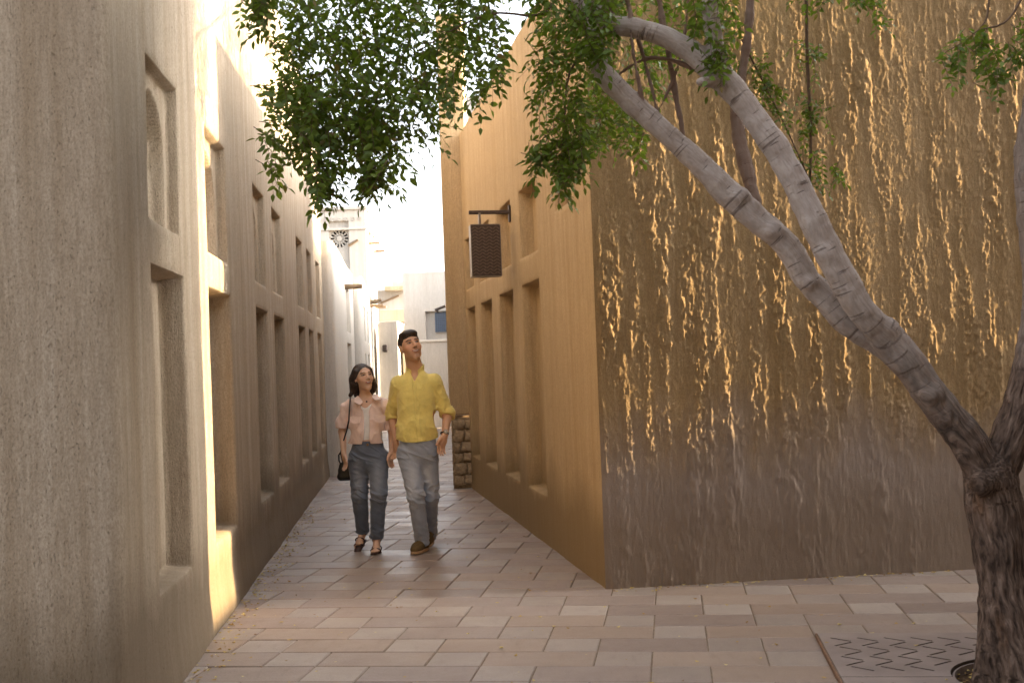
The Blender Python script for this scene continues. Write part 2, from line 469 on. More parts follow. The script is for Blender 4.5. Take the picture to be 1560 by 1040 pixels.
def stone_mesh(seed):
    n = 5; g = np.linspace(-1, 1, n); vs = []; fs = []
    import itertools
    key = {}
    for ax in range(3):
        for sg in (-1, 1):
            ids = {}
            for i, a in enumerate(g):
                for j, b in enumerate(g):
                    p = [0, 0, 0]; p[ax] = sg; p[(ax + 1) % 3] = a; p[(ax + 2) % 3] = b
                    kk = tuple(np.round(p, 3))
                    if kk not in key: key[kk] = len(vs); vs.append(p)
                    ids[i, j] = key[kk]
            for i in range(n - 1):
                for j in range(n - 1):
                    q = (ids[i, j], ids[i + 1, j], ids[i + 1, j + 1], ids[i, j + 1]); fs.append(q if sg > 0 else q[::-1])
    P = np.array(vs, float); L = np.linalg.norm(P, axis=1, keepdims=True)
    P = P / L ** .22 * .5
    P *= 1 + .50 * (fbm(P * 3.4 + seed * 7.3, seed, 3)[:, None] - .5) * 2
    return np_mesh('stone', P, np.array(fs))
stones = [stone_mesh(i) for i in range(5)]
for m in stones: m.materials.append(M_stone)
zrow = .04
k = 0
for row in range(6):
    hrow = .13 + .02 * math.sin(row * 2.1)
    wcut = .115 + .035 * math.sin(row * 1.7)
    for (x0, x1) in ((xl + .04, xl + .04 + wcut), (xl + .05 + wcut, xl + .30)):
        o = link('stone', stones[k % 5], None, base); k += 1
        o.location = ((x0 + x1) / 2, 14.485, zrow + hrow / 2); o.scale = ((x1 - x0) * 1.02, .11, hrow * .98)
        o.rotation_euler = (0, R(rng.uniform(-8, 8)), 0)
    for yy in (14.68, 14.92, 15.2):
        o = link('stone', stones[k % 5], None, base); k += 1
        o.location = (xl + .055, yy, zrow + hrow / 2); o.scale = (.09, .23, hrow * .95)
    zrow += hrow + .008

# --- further buildings down the lane
def wall_box(name, parent, x0, x1, y0, y1, z0, z1, mat, ch=.02):
    m = MB(); m.box(((x0 + x1) / 2, (y0 + y1) / 2, (z0 + z1) / 2), (x1 - x0, y1 - y0, z1 - z0), ch=ch); return m.build(name, mat, parent)
def lane_house(y0, y1, dx, roof, wins, mat, label):
    b = empty('plaster_building', (LX((y0 + y1) / 2) + dx, (y0 + y1) / 2, 0), label=label, cat='building')
    p = Path([(-9.0, y0 - .02), (LX(y0) + dx, y0), (LX(y1) + dx, y1)], .05)
    o_ = p.s[-1] - math.hypot(LX(y1) - LX(y0), y1 - y0)
    nn = [dict(s0=o_ + (a - y0) * kL, s1=o_ + (c - y0) * kL, z0=za, z1=zb, d=.12) for a, c, za, zb in wins]
    s = grid_lines(0, p.s[-1], .08, [e for n in nn for e in (n['s0'], n['s1'])]); z = grid_lines(0, roof, .08, [e for n in nn for e in (n['z0'], n['z1'])])
    relief_wall(b, s, z, p.base, p.norm, nn, undulate(.012, .9, .6, int(y0)), mat)
    m = MB(); m.prism([(-9, y0 + .02), (LX(y0) + dx - .02, y0 + .02), (LX(y1) + dx - .02, y1), (-9, y1)], roof - .15, roof - .003); m.build('roof', M_roof, b)
    m = MB(); m.prism([(-9, y0 + .25), (LX(y0) + dx - .3, y0 + .25), (LX(y1) + dx - .3, y1 - .2), (-9, y1 - .2)], 0, roof - .2); m.build('inner_wall', mat, b)
    return b
def poles(b, pts, rad, l):
    for (px, py, Y, dx, dz) in pts:
        p = at(px, py, Y); m = MB(); m.tube([p + np.array([-.3, .0, -.3 * dz]), p + np.array([dx, -.05, dz])], [rad, rad * .9], 8); m.build('wooden_pole', M_wood, b)

b2 = lane_house(16.8, 23.0, .17, 3.44, [(20.3, 21.6, .55, 2.03), (20.3, 21.6, 2.24, 3.03)], M_pale, 'pale plastered house stepping forward behind the first house on the left, flat parapet')
poles(b2, [(526, 437, 20.0, .30, .0)], .05, .3)
b3 = lane_house(23.02, 30.0, .30, 3.36, [(25.2, 26.2, 2.2, 2.95), (27.2, 28.2, 2.2, 2.95), (25.2, 26.2, .5, 1.9), (27.2, 28.2, .5, 1.9)], M_pale, 'second pale house in the lane with two slim window recesses behind the woman')
b4 = lane_house(30.02, 46.0, .10, 4.0, [(33, 33.7, 1.7, 2.7), (35, 35.7, 1.7, 2.7), (38, 38.8, 2.3, 3.5), (40, 40.8, 2.3, 3.5), (43, 43.8, 2.3, 3.5)], M_pale, 'sunlit white house below the wind tower with wooden poles jutting into the lane')
poles(b4, [(553, 462, 31.0, .42, .02), (562, 466, 36.0, .45, .0), (563, 460, 33, .35, .04), (572, 468, 43, .42, 0.0)], .05, .4)

# --- wind tower
tw = empty('wind_tower', (-7.5, 51.7, 0), label='tall pale wind tower with a carved lattice fan screen behind the houses', cat='tower')
X0, X1, TY, TZ = -9.3, at(556, 318, 50)[0], 50.0, 8.62
sc0, sc1 = at(500, 340, 50)[0], at(531, 340, 50)[0]
zt, zb = at(515, 336, 50)[2], at(515, 410, 50)[2]
for a in ((X0, sc0, 0, TZ), (sc1, X1, 0, TZ), (sc0, sc1, zt, TZ), (sc0, sc1, 0, zb)):
    wall_box('wall', tw, a[0], a[1], TY, TY + .5, a[2], a[3], M_pale, ch=.0)
def slot_wall(b, x, y0, y1, z0, z1, slots, mat):
    ys = [y0] + [v for s_ in slots for v in s_[:2]] + [y1]
    for i in range(0, len(ys), 2): wall_box('wall', b, x - .4, x, ys[i], ys[i + 1], z0, z1, mat, 0)
    for a, c, za, zb_ in slots:
        wall_box('wall', b, x - .4, x - .002, a, c, z0, za, mat, 0); wall_box('wall', b, x - .4, x - .002, a, c, zb_, z1, mat, 0)
        wall_box('slot_back', b, x - .38, x - .25, a, c, za, zb_, M_tan, 0)
slot_wall(tw, X1, TY + .503, 53.6, 0, TZ, [(51.0, 51.6, 3.6, 7.9), (52.3, 52.9, 3.6, 7.9)], M_pale)
wall_box('wall', tw, X0, X1 - .41, 53.2, 53.6, 0, TZ, M_pale, 0); wall_box('wall', tw, X0, X0 + .4, TY + .51, 53.19, 0, TZ, M_pale, 0)
wall_box('roof', tw, X0 + .02, X1 - .02, TY + .02, 53.58, TZ - .3, TZ - .05, M_roof, 0)
for zz, hh, pr_ in ((TZ + .04, .14, .10), (TZ - .86, .09, .06)):
    wall_box('cornice', tw, X0 - pr_, X1 + pr_, TY - pr_, 53.6 + pr_, zz - hh / 2, zz + hh / 2, M_pale, .01)
for i in range(9):                              # low rosettes in the frieze
    m = MB(); cx_ = X1 - .22 - i * .30
    for k in range(8):
        a = k * math.pi / 4; m.box((cx_ + .07 * math.cos(a), TY - .012, TZ - .42 + .07 * math.sin(a)), (.07, .03, .035), M=np.array([[math.cos(a), 0, -math.sin(a)], [0, 1, 0], [math.sin(a), 0, math.cos(a)]]))
    m.build('rosette', M_pale, tw)
scx, scz, sr = (sc0 + sc1) / 2, at(515, 363, 50)[2], (sc1 - sc0) * .44
wall_box('screen_panel', tw, sc0 + .001, sc1 - .001, TY + .16, TY + .22, zb + .001, scz - sr * .95, M_pale, 0)
m = MB()                                        # spandrel panel with the round fan opening
nseg = 24
for i in range(nseg):
    a0, a1 = 2 * math.pi * i / nseg, 2 * math.pi * (i + 1) / nseg
    def outp(a):
        c_, s_ = math.cos(a), math.sin(a); tx = (sc1 - scx - .001) / max(abs(c_), 1e-6)
        tz = ((zt - .001 - scz) if s_ > 0 else sr * .95) / max(abs(s_), 1e-6); t = min(tx, tz); return (scx + t * c_, scz + t * s_)
    p = [(scx + sr * math.cos(a0), scz + sr * math.sin(a0)), outp(a0), outp(a1), (scx + sr * math.cos(a1), scz + sr * math.sin(a1))]
    vs = [(x, TY + .16, z_) for x, z_ in p] + [(x, TY + .22, z_) for x, z_ in p]
    m.add(vs, [(0, 1, 2, 3), (7, 6, 5, 4), (0, 3, 7, 4)])
m.build('spandrel', M_pale, tw)
for i in range(14):
    a = 2 * math.pi * (i + .5) / 14
    m = MB(); m.tube([(scx + .06 * math.cos(a), TY + .19, scz + .06 * math.sin(a)), (scx + sr * .75 * math.cos(a), TY + .19, scz + sr * .75 * math.sin(a)), (scx + sr * 1.02 * math.cos(a), TY + .19, scz + sr * 1.02 * math.sin(a))], [.02, .03, .055], 6); m.build('fan_rib', M_pale, tw)
m = MB(); m.tube([(scx, TY + .15, scz), (scx, TY + .23, scz)], .11, 14); m.build('fan_hub', M_pale, tw)
m = MB(); m.tube([(scx + sr * .55 * math.cos(t), TY + .19, scz + sr * .55 * math.sin(t)) for t in np.linspace(0, 2 * math.pi, 25)], .02, 6); m.build('fan_ring', M_pale, tw)
poles(tw, [(541, 372, 49.98, .14, .18), (557, 371, 51, .62, .0), (566, 383, 53, .62, .0)], .06, .6)

b6 = empty('plaster_building', (1.6, 22.5, 0), label='plastered house hidden behind the stone based corner on the right of the lane', cat='building')
wall_box('wall', b6, -.55, 4.5, 15.62, 29.3, 0, 3.86, M_right, .03)

# --- end of the lane
e1 = empty('plaster_building', (-2.2, 31, 0), label='grey plastered building with a blue lattice window closing the lane on the right', cat='building')
Yb = 30.0
ax, bx = at(616, 500, Yb)[0], 1.2
wx0, wx1 = at(648, 490, Yb)[0], at(684, 490, Yb)[0]; wz0, wz1 = at(660, 517, Yb)[2], at(660, 474, Yb)[2]; ztop = at(640, 415, Yb)[2]
for a in ((ax, wx0, wz0, ztop), (wx1, bx, wz0, ztop), (wx0, wx1, wz1, ztop)):
    wall_box('wall', e1, a[0], a[1], Yb, Yb + .6, a[2], a[3], M_grey, 0)
wall_box('niche', e1, wx0, wx1, Yb + .12, Yb + .6, wz0, wz1 - .001, M_grey, 0)
wall_box('ledge', e1, ax - .02, bx, Yb - .07, Yb + .6, wz0 - .07, wz0 - .002, M_pale, .012)
wall_box('lower_wall', e1, ax, bx, Yb - .04, Yb + .6, 0, wz0 - .072, M_grey, 0)
wall_box('rear_wall', e1, ax, bx, Yb + .601, 35, 0, ztop - .01, M_grey, 0)
M_blue = simple('blue_lattice', (.10, .15, .24), .6, .3, .3, 60)
M_glass = simple('dark_glass', (.03, .045, .07), .15, .5, .1, 5)
sx0, sx1, sz0, sz1 = at(663, 490, Yb)[0], at(680.5, 490, Yb)[0], at(670, 505, Yb)[2], at(670, 476, Yb)[2]
w = wall_box('window', e1, sx0, sx1, Yb + .085, Yb + .119, sz0, sz1, M_glass, 0)
for i in range(7):
    x_ = sx0 + (sx1 - sx0) * i / 6; wall_box('lattice_bar', w, x_ - .008, x_ + .008, Yb + .065, Yb + .084, sz0, sz1, M_blue, 0)
for i in range(11):
    z_ = sz0 + (sz1 - sz0) * i / 10; wall_box('lattice_bar', w, sx0 - .01, sx1 + .01, Yb + .05, Yb + .064, z_ - .008, z_ + .008, M_blue, 0)
M_metal = simple('dark_metal', (.055, .042, .035), .5, .5, .2, 40, 0, .6)
p = at(667, 473, Yb)
lamp = MB(); lamp.tube([p + np.array([0, .02, -.04]), p + np.array([0, -.3, 0.02])], .025, 8); lamp.tube([p + np.array([-.05, -.3, .0]), p + np.array([.22, -.36, .09])], .035, 8)
lo = lamp.build('lane_lamp', M_metal); tag(lo, 'small dark lamp arm fixed above the blue lattice window', 'lamp')

e2 = empty('plaster_building', (at(594, 520, 40)[0], 40.5, 0), label='low white building at the very end of the lane under the tan passage', cat='building')
wall_box('wall', e2, at(578, 520, 40)[0], at(606, 520, 40)[0], 40, 44, 0, at(594, 489, 40)[2], M_pale, .02)
wall_box('side_wall', e2, at(606.3, 520, 40)[0], at(630, 520, 40)[0], 42, 44, 0, at(610, 496, 42)[2], M_pale, .02)
wall_box('doorway', e2, at(604, 520, 40)[0] + .12, at(622, 520, 40)[0], 40.8, 41.8, 0, at(610, 507, 41)[2], M_tan, .02)
tag(wall_box('wall_lantern', None, at(583, 530, 39.9)[0], at(590, 530, 39.9)[0], 39.8, 39.99, at(586, 536, 39.9)[2], at(586, 525, 39.9)[2], M_metal, .03), 'small dark lantern on the white wall at the end of the lane', 'lantern')
e3 = empty('covered_passage', (at(598, 480, 46)[0], 47, 0), label='tan covered passage bridging the lane end above the white building', cat='passage')
wall_box('beam', e3, at(579, 480, 46)[0], at(640, 480, 46)[0], 46, 49, at(598, 491, 46)[2], at(598, 471, 46)[2], M_tan, .02)
wall_box('pier', e3, at(574, 480, 46)[0], at(580, 480, 46)[0], 46.1, 48.9, 0, at(598, 491.2, 46)[2], M_pale, .02)
wall_box('pier', e3, at(618, 480, 46)[0], at(640, 480, 46)[0], 46.1, 48.9, 0, at(598, 491.2, 46)[2], M_pale, .02)
e4 = empty('plaster_building', (at(598, 450, 55)[0], 57, 0), label='pale upper storey above the tan passage with a jutting tan roof ledge', cat='building')
wall_box('wall', e4, at(570, 450, 55)[0], at(640, 450, 55)[0], 55, 60, 0, at(598, 441, 55)[2], M_grey, .03)
wall_box('roof_ledge', e4, at(588, 440, 55)[0], at(640, 440, 55)[0], 54.3, 54.98, at(600, 444, 55)[2], at(600, 437, 55)[2], M_tan, .02)
wall_box('parapet', e4, at(597, 430, 55)[0], at(640, 430, 55)[0], 55.1, 57, at(600, 440.8, 55)[2], at(600, 428, 55)[2], M_pale, .03)
poles(e4, [(589, 459, 54.98, .6, .25)], .05, .5)
e5 = empty('plaster_building', (at(722, 200, 38)[0], 38, 0), label='grey upper wall rising just behind the roof edge of the golden building', cat='building')
wall_box('wall', e5, at(700, 170, 36)[0], at(745, 170, 36)[0], 36, 40, 0, at(720, 146, 36)[2], M_grey, .03)

# --- buildings beyond the right edge of the square: they throw the square into shade, a slit between them lets the sun in
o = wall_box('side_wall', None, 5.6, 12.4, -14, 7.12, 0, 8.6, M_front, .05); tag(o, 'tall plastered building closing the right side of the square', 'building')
o = wall_box('south_blocker', None, -10, 5.58, -6, -3.6, 0, 7.0, M_front, .05); o.name = 'plaster_building'; tag(o, 'unseen plain building added behind the camera to block sky light', 'building')  # unseen, added to cut sky light on the walls facing the camera
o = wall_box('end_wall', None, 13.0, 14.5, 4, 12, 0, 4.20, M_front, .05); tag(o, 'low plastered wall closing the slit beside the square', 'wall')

# ------------------------------------------------------------------ ground and paving
M_gr = simple('sand_bed', (.20, .155, .11), .95, .1, .25, 20, .01)
m = MB(); m.add([(-300, -300, -.055), (300, -300, -.055), (300, 300, -.055), (-300, 300, -.055)], [(0, 1, 2, 3)])
g = m.build('ground', M_gr); g['kind'] = 'structure'
E2 = np.array([.1352, .9908]); E1 = np.array([.9908, -.1352])
U = .2875; O1, O2 = .14, 5.76
def pw(a, b): return E1 * a + E2 * b
M_joint = simple('joint_sand', (.21, .16, .115), .95, .1, .3, 30)
m = MB(); q = [pw(a, b) for a, b in ((-9, 0), (9, 0), (9, 4.61), (-9, 4.61))]
G1a, G1b = O1 + 2 * U, O1 + 8 * U
G2b = O2 + 2 * U; G2a = G2b - 6 * U
def sheet(mb, a0, a1, b0, b1, z):
    q = [pw(a, b) for a, b in ((a0, b0), (a1, b0), (a1, b1), (a0, b1))]
    mb.add([(x, y, z) for x, y in q], [(0, 1, 2, 3)])
m = MB(); zj = -.0065
sheet(m, -9, 9, 0, G2a, zj); sheet(m, -9, G1a, G2a, G2b, zj); sheet(m, G1b, 9, G2a, G2b, zj); sheet(m, -9, 9, G2b, 75, zj)
pav = m.build('pavement', M_joint); pav['kind'] = 'structure'

def paver_mat(name, ca, cb):
    m = NT(name, .5, .42)
    oi = m.n('ShaderNodeObjectInfo'); rnd = oi.outputs['Random']
    at_ = m.n('ShaderNodeAttribute', attribute_name='tint').outputs['Fac']
    t = m.math('FRACT', m.math('ADD', rnd, at_))
    n1 = m.noise(m.pos((3, 3, 3)), 1, 4, .6); n2 = m.noise(m.pos((90, 90, 90)), 1, 4, .7)
    c = m.mix(t, ca, cb)
    c = m.mix(m.math('MULTIPLY', m.ramp(n1, [(.35, 0), (.75, 1)]), .35), c, mul(ca, .72))
    c = m.mix(m.ramp(n2, [(.35, .0), (.75, .45)]), c, mul(cb, 1.25))
    sp = m.noise(m.pos((160, 160, 160)), 1, 2); c = m.mix(m.ramp(sp, [(.66, 0), (.72, .5)]), c, mul(ca, .45))
    c = m.mix(m.math('MULTIPLY', m.ramp(m.noise(m.pos((22, 5, 5)), 1, 4), [(.55, 0), (.75, 1)]), .3), c, mul(ca, .65))
    m.color(c)
    m.rough(m.ramp(m.math('ADD', m.math('MULTIPLY', n1, .6), m.math('MULTIPLY', t, .4)), [(.25, .34), (.75, .60)]))
    m.bump(m.math('ADD', n2, m.math('MULTIPLY', m.noise(m.pos((14, 14, 14)), 1, 3), 1.4)), .0022, .9); return m.m
M_long = paver_mat('paver_mauve', (.225, .172, .146), (.29, .228, .193))
M_short = paver_mat('paver_grey', (.268, .217, .186), (.335, .278, .238))
M_long2 = paver_mat('paver_brown', (.25, .183, .142), (.31, .238, .19))

def slab(L, W, seed):
    g_ = .0035; x, y = L / 2 - g_, W / 2 - g_; c = .004; h = .004
    def ring(x, y, z): return [(-x, -y, z), (x, -y, z), (x, y, z), (-x, y, z)]
    v = ring(x, y, -.05) + ring(x, y, -h) + ring(x - c, y - c, 0)
    f = [(8, 9, 10, 11)]
    for r in (0, 4):
        for i in range(4): f.append((r + i, r + (i + 1) % 4, r + 4 + (i + 1) % 4, r + 4 + i))
    return v, f
def slab_mesh(L, mat):
    v, f = slab(L, U, 0); me = bpy.data.meshes.new('paver'); me.from_pydata(v, [], f); me.materials.append(mat); return me
me_l, me_l2, me_s = slab_mesh(2 * U, M_long), slab_mesh(2 * U, M_long2), slab_mesh(U, M_short)
ang = math.atan2(E1[1], E1[0])
cand = []
for j in range(-4, 150):
    b0 = O2 + U * j
    ph = (4 - j) % 3
    for k in range(-42, 40):
        r = (k - ph) % 3
        if r == 0: a0, a1, kind = O1 + k * U, O1 + (k + 1) * U, 's'
        elif r == 1: a0, a1, kind = O1 + k * U, O1 + (k + 2) * U, 'l'
        else: continue
        b1 = b0 + U
        if a1 > G1a + .01 and a0 < G1b - .01 and b1 > G2a + .01 and b0 < G2b - .01:
            if a0 < G1a - .01: a1 = G1a
            elif a1 > G1b + .01: a0 = G1b
            else: continue
        c = pw((a0 + a1) / 2, (b0 + b1) / 2); X, Y = c
        if Y < 3.2 or X > 5.2 or X < LX(max(Y, 4.7)) - .45: continue
        if Y > 7.7 and X > (RX(Y) if Y < 14.4 else 1.5) + .4 and X < 40 and Y > FY(X) + .25: continue
        if Y > 40: continue
        cand.append((X, Y, a1 - a0, kind))
def seen(X, Y):
    q = np.array([X, Y, 0]) - CAMP
    px, py = 780 + FPX * (q @ _RX) / (q @ _F), 520 - FPX * (q @ _UX) / (q @ _F)
    return -60 < px < 1620 and py < 1085
vis = [c for c in cand if seen(c[0], c[1])]
vis.sort(key=lambda c: c[1])
single, rest = vis[:300], vis[300:] + [c for c in cand if not seen(c[0], c[1])]
for X, Y, L, kind in single:
    full = abs(L - (U if kind == 's' else 2 * U)) < .01
    o = link('paver', me_s if kind == 's' else (me_l if rng.random() < .6 else me_l2), None, pav)
    o.location = (X, Y, float(rng.normal(0, .0010))); o.rotation_euler = (float(rng.normal(0, .0028)), float(rng.normal(0, .0020)), ang + float(rng.normal(0, .0018)))
    if not full: o.scale = (L / (U if kind == 's' else 2 * U), 1, 1)
V = []; Fq = []; mi = []; tint = []
ca, sa = math.cos(ang), math.sin(ang)
for X, Y, L, kind in rest:
    v, f = slab(L, U, 0); n0 = len(V); dz = rng.normal(0, .001); tx, ty = rng.normal(0, .0028, 2)
    V += [(X + ca * x - sa * y, Y + sa * x + ca * y, z_ + dz + tx * y + ty * x) for x, y, z_ in v]; Fq += [tuple(i + n0 for i in q) for q in f]
    mi += [0 if kind == 's' else (1 if rng.random() < .6 else 2)] * len(f); tint += [rng.random()] * len(v)
me = np_mesh('paver', V, np.array(Fq), smooth=False, attrs={'tint': np.array(tint)}, midx=mi)
link('paver', me, [M_short, M_long, M_long2], pav, 'stuff')
# ------------------------------------------------------------------ tree grate, sign
M_grate = NT('grate_concrete', .55, .4)
n1 = M_grate.noise(M_grate.pos((3, 3, 3)), 1, 5); n2 = M_grate.noise(M_grate.pos((60, 60, 60)), 1, 4)
M_grate.color(M_grate.mix(M_grate.ramp(n1, [(.35, 0), (.7, 1)]), (.20, .16, .145), (.30, .245, .22))); M_grate.bump(n2, .002); M_grate = M_grate.m
GC = pw((G1a + G1b) / 2 , (G2a + G2b) / 2)
GW = 6 * U - .012
M_slot = simple('slot_dark', (.07, .053, .043), .95, .1, .3, 40)  # darker colour for the walls of the slots
def grate_half(sign):
    cu = bpy.data.curves.new('tree_grate', 'CURVE'); cu.dimensions = '2D'; cu.fill_mode = 'BOTH'
    cu.extrude = .015
    def poly(pts):
        s = cu.splines.new('POLY'); s.points.add(len(pts) - 1); s.use_cyclic_u = True
        for p, q in zip(s.points, pts): p.co = (q[0], q[1], 0, 1)
    h = GW / 2 - .003; g_ = .003; r = .36
    ang_ = [math.pi / 2 * sign + math.pi * (i / 24 - .5) * sign * -1 for i in range(25)]
    # half plate with a half-round bite; sign -1 is the near half, +1 the far half
    xs = [-h, h] if sign > 0 else [h, -h]
    pts = [(xs[1], sign * g_), (xs[1], sign * h), (xs[0], sign * h), (xs[0], sign * g_)]
    arc = [(r * math.cos(t), sign * max(g_, r * abs(math.sin(t)))) for t in np.linspace(math.pi, 0, 25)]
    if sign < 0: arc = arc[::-1]
    poly(pts + arc)
    n = 0
    rows = 9; pit_ = h / rows
    for i in range(rows):
        y = sign * (pit_ * (i + .5)); up = (i % 2 == 0)
        x = -h + .10 + (0.02 if i % 4 < 2 else 0)
        while x < h - .09:
            d = .046; dy = d * (1 if up else -1) * .9
            a, b = np.array([x - d, y - dy * .9]), np.array([x + d, y + dy * .9])
            c = (a + b) / 2
            if np.hypot(*a) > r + .03 and np.hypot(*b) > r + .03 and abs(a[1]) < h - .02 and abs(b[1]) < h - .02 and min(abs(a[1]), abs(b[1])) > .02:
                t = (b - a) / np.linalg.norm(b - a); w = np.array([-t[1], t[0]]) * .0066
                poly([a - w, b - w, b + w, a + w]); n += 1
            x += .135
    tmp = bpy.data.objects.new('tmp', cu); col.objects.link(tmp)
    dg = bpy.context.evaluated_depsgraph_get(); me = bpy.data.meshes.new_from_object(tmp.evaluated_get(dg))
    bpy.data.objects.remove(tmp); me.name = 'grate_plate'; me.materials.clear(); me.materials.append(M_grate); me.materials.append(M_slot)
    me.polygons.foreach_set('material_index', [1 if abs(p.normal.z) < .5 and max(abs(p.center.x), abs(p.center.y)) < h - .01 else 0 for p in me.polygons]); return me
gr = empty('tree_grate', (GC[0], GC[1], 0), ang, label='square concrete tree grate with chevron slots around the trunk', cat='tree grate')
for sg in (1, -1):
    o = link('grate_plate', grate_half(sg), None); o.parent = gr; o.location = (0, 0, .009)
m = MB(); hw = GW / 2 + .004
for a, b in (((-hw, 0), (.008, 2 * hw + .008)), ((hw, 0), (.008, 2 * hw + .008)), ((0, -hw), (2 * hw - .009, .008)), ((0, hw), (2 * hw - .009, .008))):
    m.box((a[0], a[1], -.012), (b[0], b[1], .066))
o = m.build('frame', simple('rusted_frame', (.20, .115, .07), .7, .4, .3, 40)); o.parent = gr
M_soil = simple('soil', (.085, .052, .03), .95, .1, .5, 60, .02)
nx = 40; gx = np.linspace(-hw + .01, hw - .01, nx); A, B = np.meshgrid(gx, gx, indexing='ij'); A, B = A.ravel(), B.ravel()
zz = -.032 + .03 * (fbm(np.stack([A * 14, B * 14, 0 * A], 1), 5, 3) - .5) + .03 * np.exp(-(A ** 2 + B ** 2) / .05)
P = np.stack([GC[0] + E1[0] * A + E2[0] * B, GC[1] + E1[1] * A + E2[1] * B, zz], 1)
ii = np.arange(nx * nx).reshape(nx, nx)
o = link('soil', np_mesh('soil', P, np.stack([ii[:-1, :-1], ii[1:, :-1], ii[1:, 1:], ii[:-1, 1:]], -1).reshape(-1, 4)), M_soil, None, 'structure')
# raised kerb ring inside the hole
m = MB(); r0, r1 = .352, .343
ring = []
for i in range(40):
    a0, a1 = 2 * math.pi * i / 40, 2 * math.pi * (i + 1) / 40
    pts = [(rr * math.cos(a), rr * math.sin(a)) for rr, a in ((r0, a0), (r0, a1), (r1, a1), (r1, a0))]
    m.add([(x, y, -.06) for x, y in pts] + [(x, y, .012) for x, y in pts], [(4, 5, 6, 7), (0, 1, 5, 4), (2, 3, 7, 6)])
o = m.build('ring', M_grate); o.parent = gr

# hanging metal sign on its bracket
n_out = np.array([-1, -.168, 0]) / math.hypot(1, .168); t_al = np.array([-.168, 1, 0]) / math.hypot(1, .168)
wp = np.array([RX(10.88), 10.88, 2.955])
sg = empty('hanging_sign', tuple(wp), label='dark box sign of chevron patterned metal hanging from a wall bracket', cat='sign')
Mr = np.stack([n_out, t_al, np.array([0, 0, 1.0])], 1)   # columns: out of the wall, along it, up
M_brown = simple('sign_metal', (.075, .05, .038), .55, .5, .25, 60, .001, .3)
M_edge = simple('sign_edge', (.26, .21, .17), .4, .5, .12, 30, 0, .4)
def sbox(name, c, s, mat, par=sg, ch=0.0):
    mm = MB(); mm.box(wp + Mr @ np.array(c, float), s, M=Mr, ch=ch); return mm.build(name, mat, par)
sbox('wall_plate', (.012, 0, 0), (.018, .05, .16), M_brown, ch=.003)
sbox('bracket_arm', (.21, 0, .015), (.38, .035, .035), M_brown, ch=.004)
sbox('hanger', (.30, 0, -.055), (.022, .045, .13), M_edge)
bx = (.255, 0, -.35)
sbox('sign_box', bx, (.275, .125, .48), M_brown, ch=.004)
sbox('edge_frame', (bx[0] + .1405, 0, bx[2]), (.006, .13, .484), M_edge); sbox('edge_frame', (bx[0] - .1405, 0, bx[2]), (.006, .13, .484), M_edge)
sbox('edge_frame', (bx[0], 0, bx[2] + .2435), (.275, .13, .007), M_edge); sbox('edge_frame', (bx[0], 0, bx[2] - .2435), (.275, .13, .007), M_edge)
mm = MB()
for fy in (-1, 1):
    for c_ in range(4):
        for r_ in range(15):
            for h_ in (-1, 1):
                x = bx[0] - .1 + c_ * .067 + h_ * .0165; z_ = bx[2] - .215 + r_ * .0305
                a = R(38) * h_; Mx = Mr @ np.array([[math.cos(a), 0, math.sin(a)], [0, 1, 0], [-math.sin(a), 0, math.cos(a)]])
                mm.box(wp + Mr @ np.array([x, fy * .0645, z_]), (.036, .007, .011), M=Mx)
mm.build('chevron_slats', simple('sign_slats', (.15, .105, .08), .45, .5, .2, 50, 0, .4), sg, kind='stuff')

# ------------------------------------------------------------------ soft-body modelling: one continuous skin over blended limbs
def smin(a, b, k):
    h = np.clip(.5 + .5 * (b - a) / k, 0, 1); return b + (a - b) * h - k * h * (1 - h)
def smax(a, b, k): return -smin(-a, -b, k)
def cone(a, b, ra, rb, k=.02, sq=None, op='+'):
    """tapered limb; sq = (axis, factor): flattened along that axis by factor"""
    return dict(t='c', a=np.array(a, float), b=np.array(b, float), ra=ra, rb=rb, k=k, sq=sq, op=op)
def ell(c, r, k=.02, M=None, op='+'):
    return dict(t='e', c=np.array(c, float), r=np.array(r, float), k=k, M=M, op=op)
def prim_d(p, P):
    if p['t'] == 'c':
        q = P - p['a']; ba = p['b'] - p['a']
        if p['sq']:
            ax, fct = p['sq']; ax = np.array(ax, float)
            q = q + np.outer(q @ ax, ax) * (fct - 1); ba = ba + ax * (ba @ ax) * (fct - 1)
        L2 = ba @ ba + 1e-12; t = np.clip((q @ ba) / L2, 0, 1)
        d = np.linalg.norm(q - t[:, None] * ba, axis=1) - (p['ra'] + (p['rb'] - p['ra']) * t)
        return d / (p['sq'][1] if p['sq'] else 1) ** .5
    q = P - p['c']
    if p['M'] is not None: q = q @ p['M']           # columns of M are the local axes
    k0 = np.linalg.norm(q / p['r'], axis=1); k1 = np.linalg.norm(q / p['r'] ** 2, axis=1) + 1e-9
    return k0 * (k0 - 1) / k1
def prim_box(p):
    if p['t'] == 'c':
        r = max(p['ra'], p['rb']); return np.minimum(p['a'], p['b']) - r, np.maximum(p['a'], p['b']) + r
    r = p['r'].max(); return p['c'] - r, p['c'] + r
def field(prims, P, extra=None):
    d = np.full(len(P), 9.0)
    for p in prims:
        if p['op'] == '+': d = smin(d, prim_d(p, P), p['k'])
        else: d = smax(d, -prim_d(p, P), p['k'])
    if extra: d = extra(P, d)
    return d
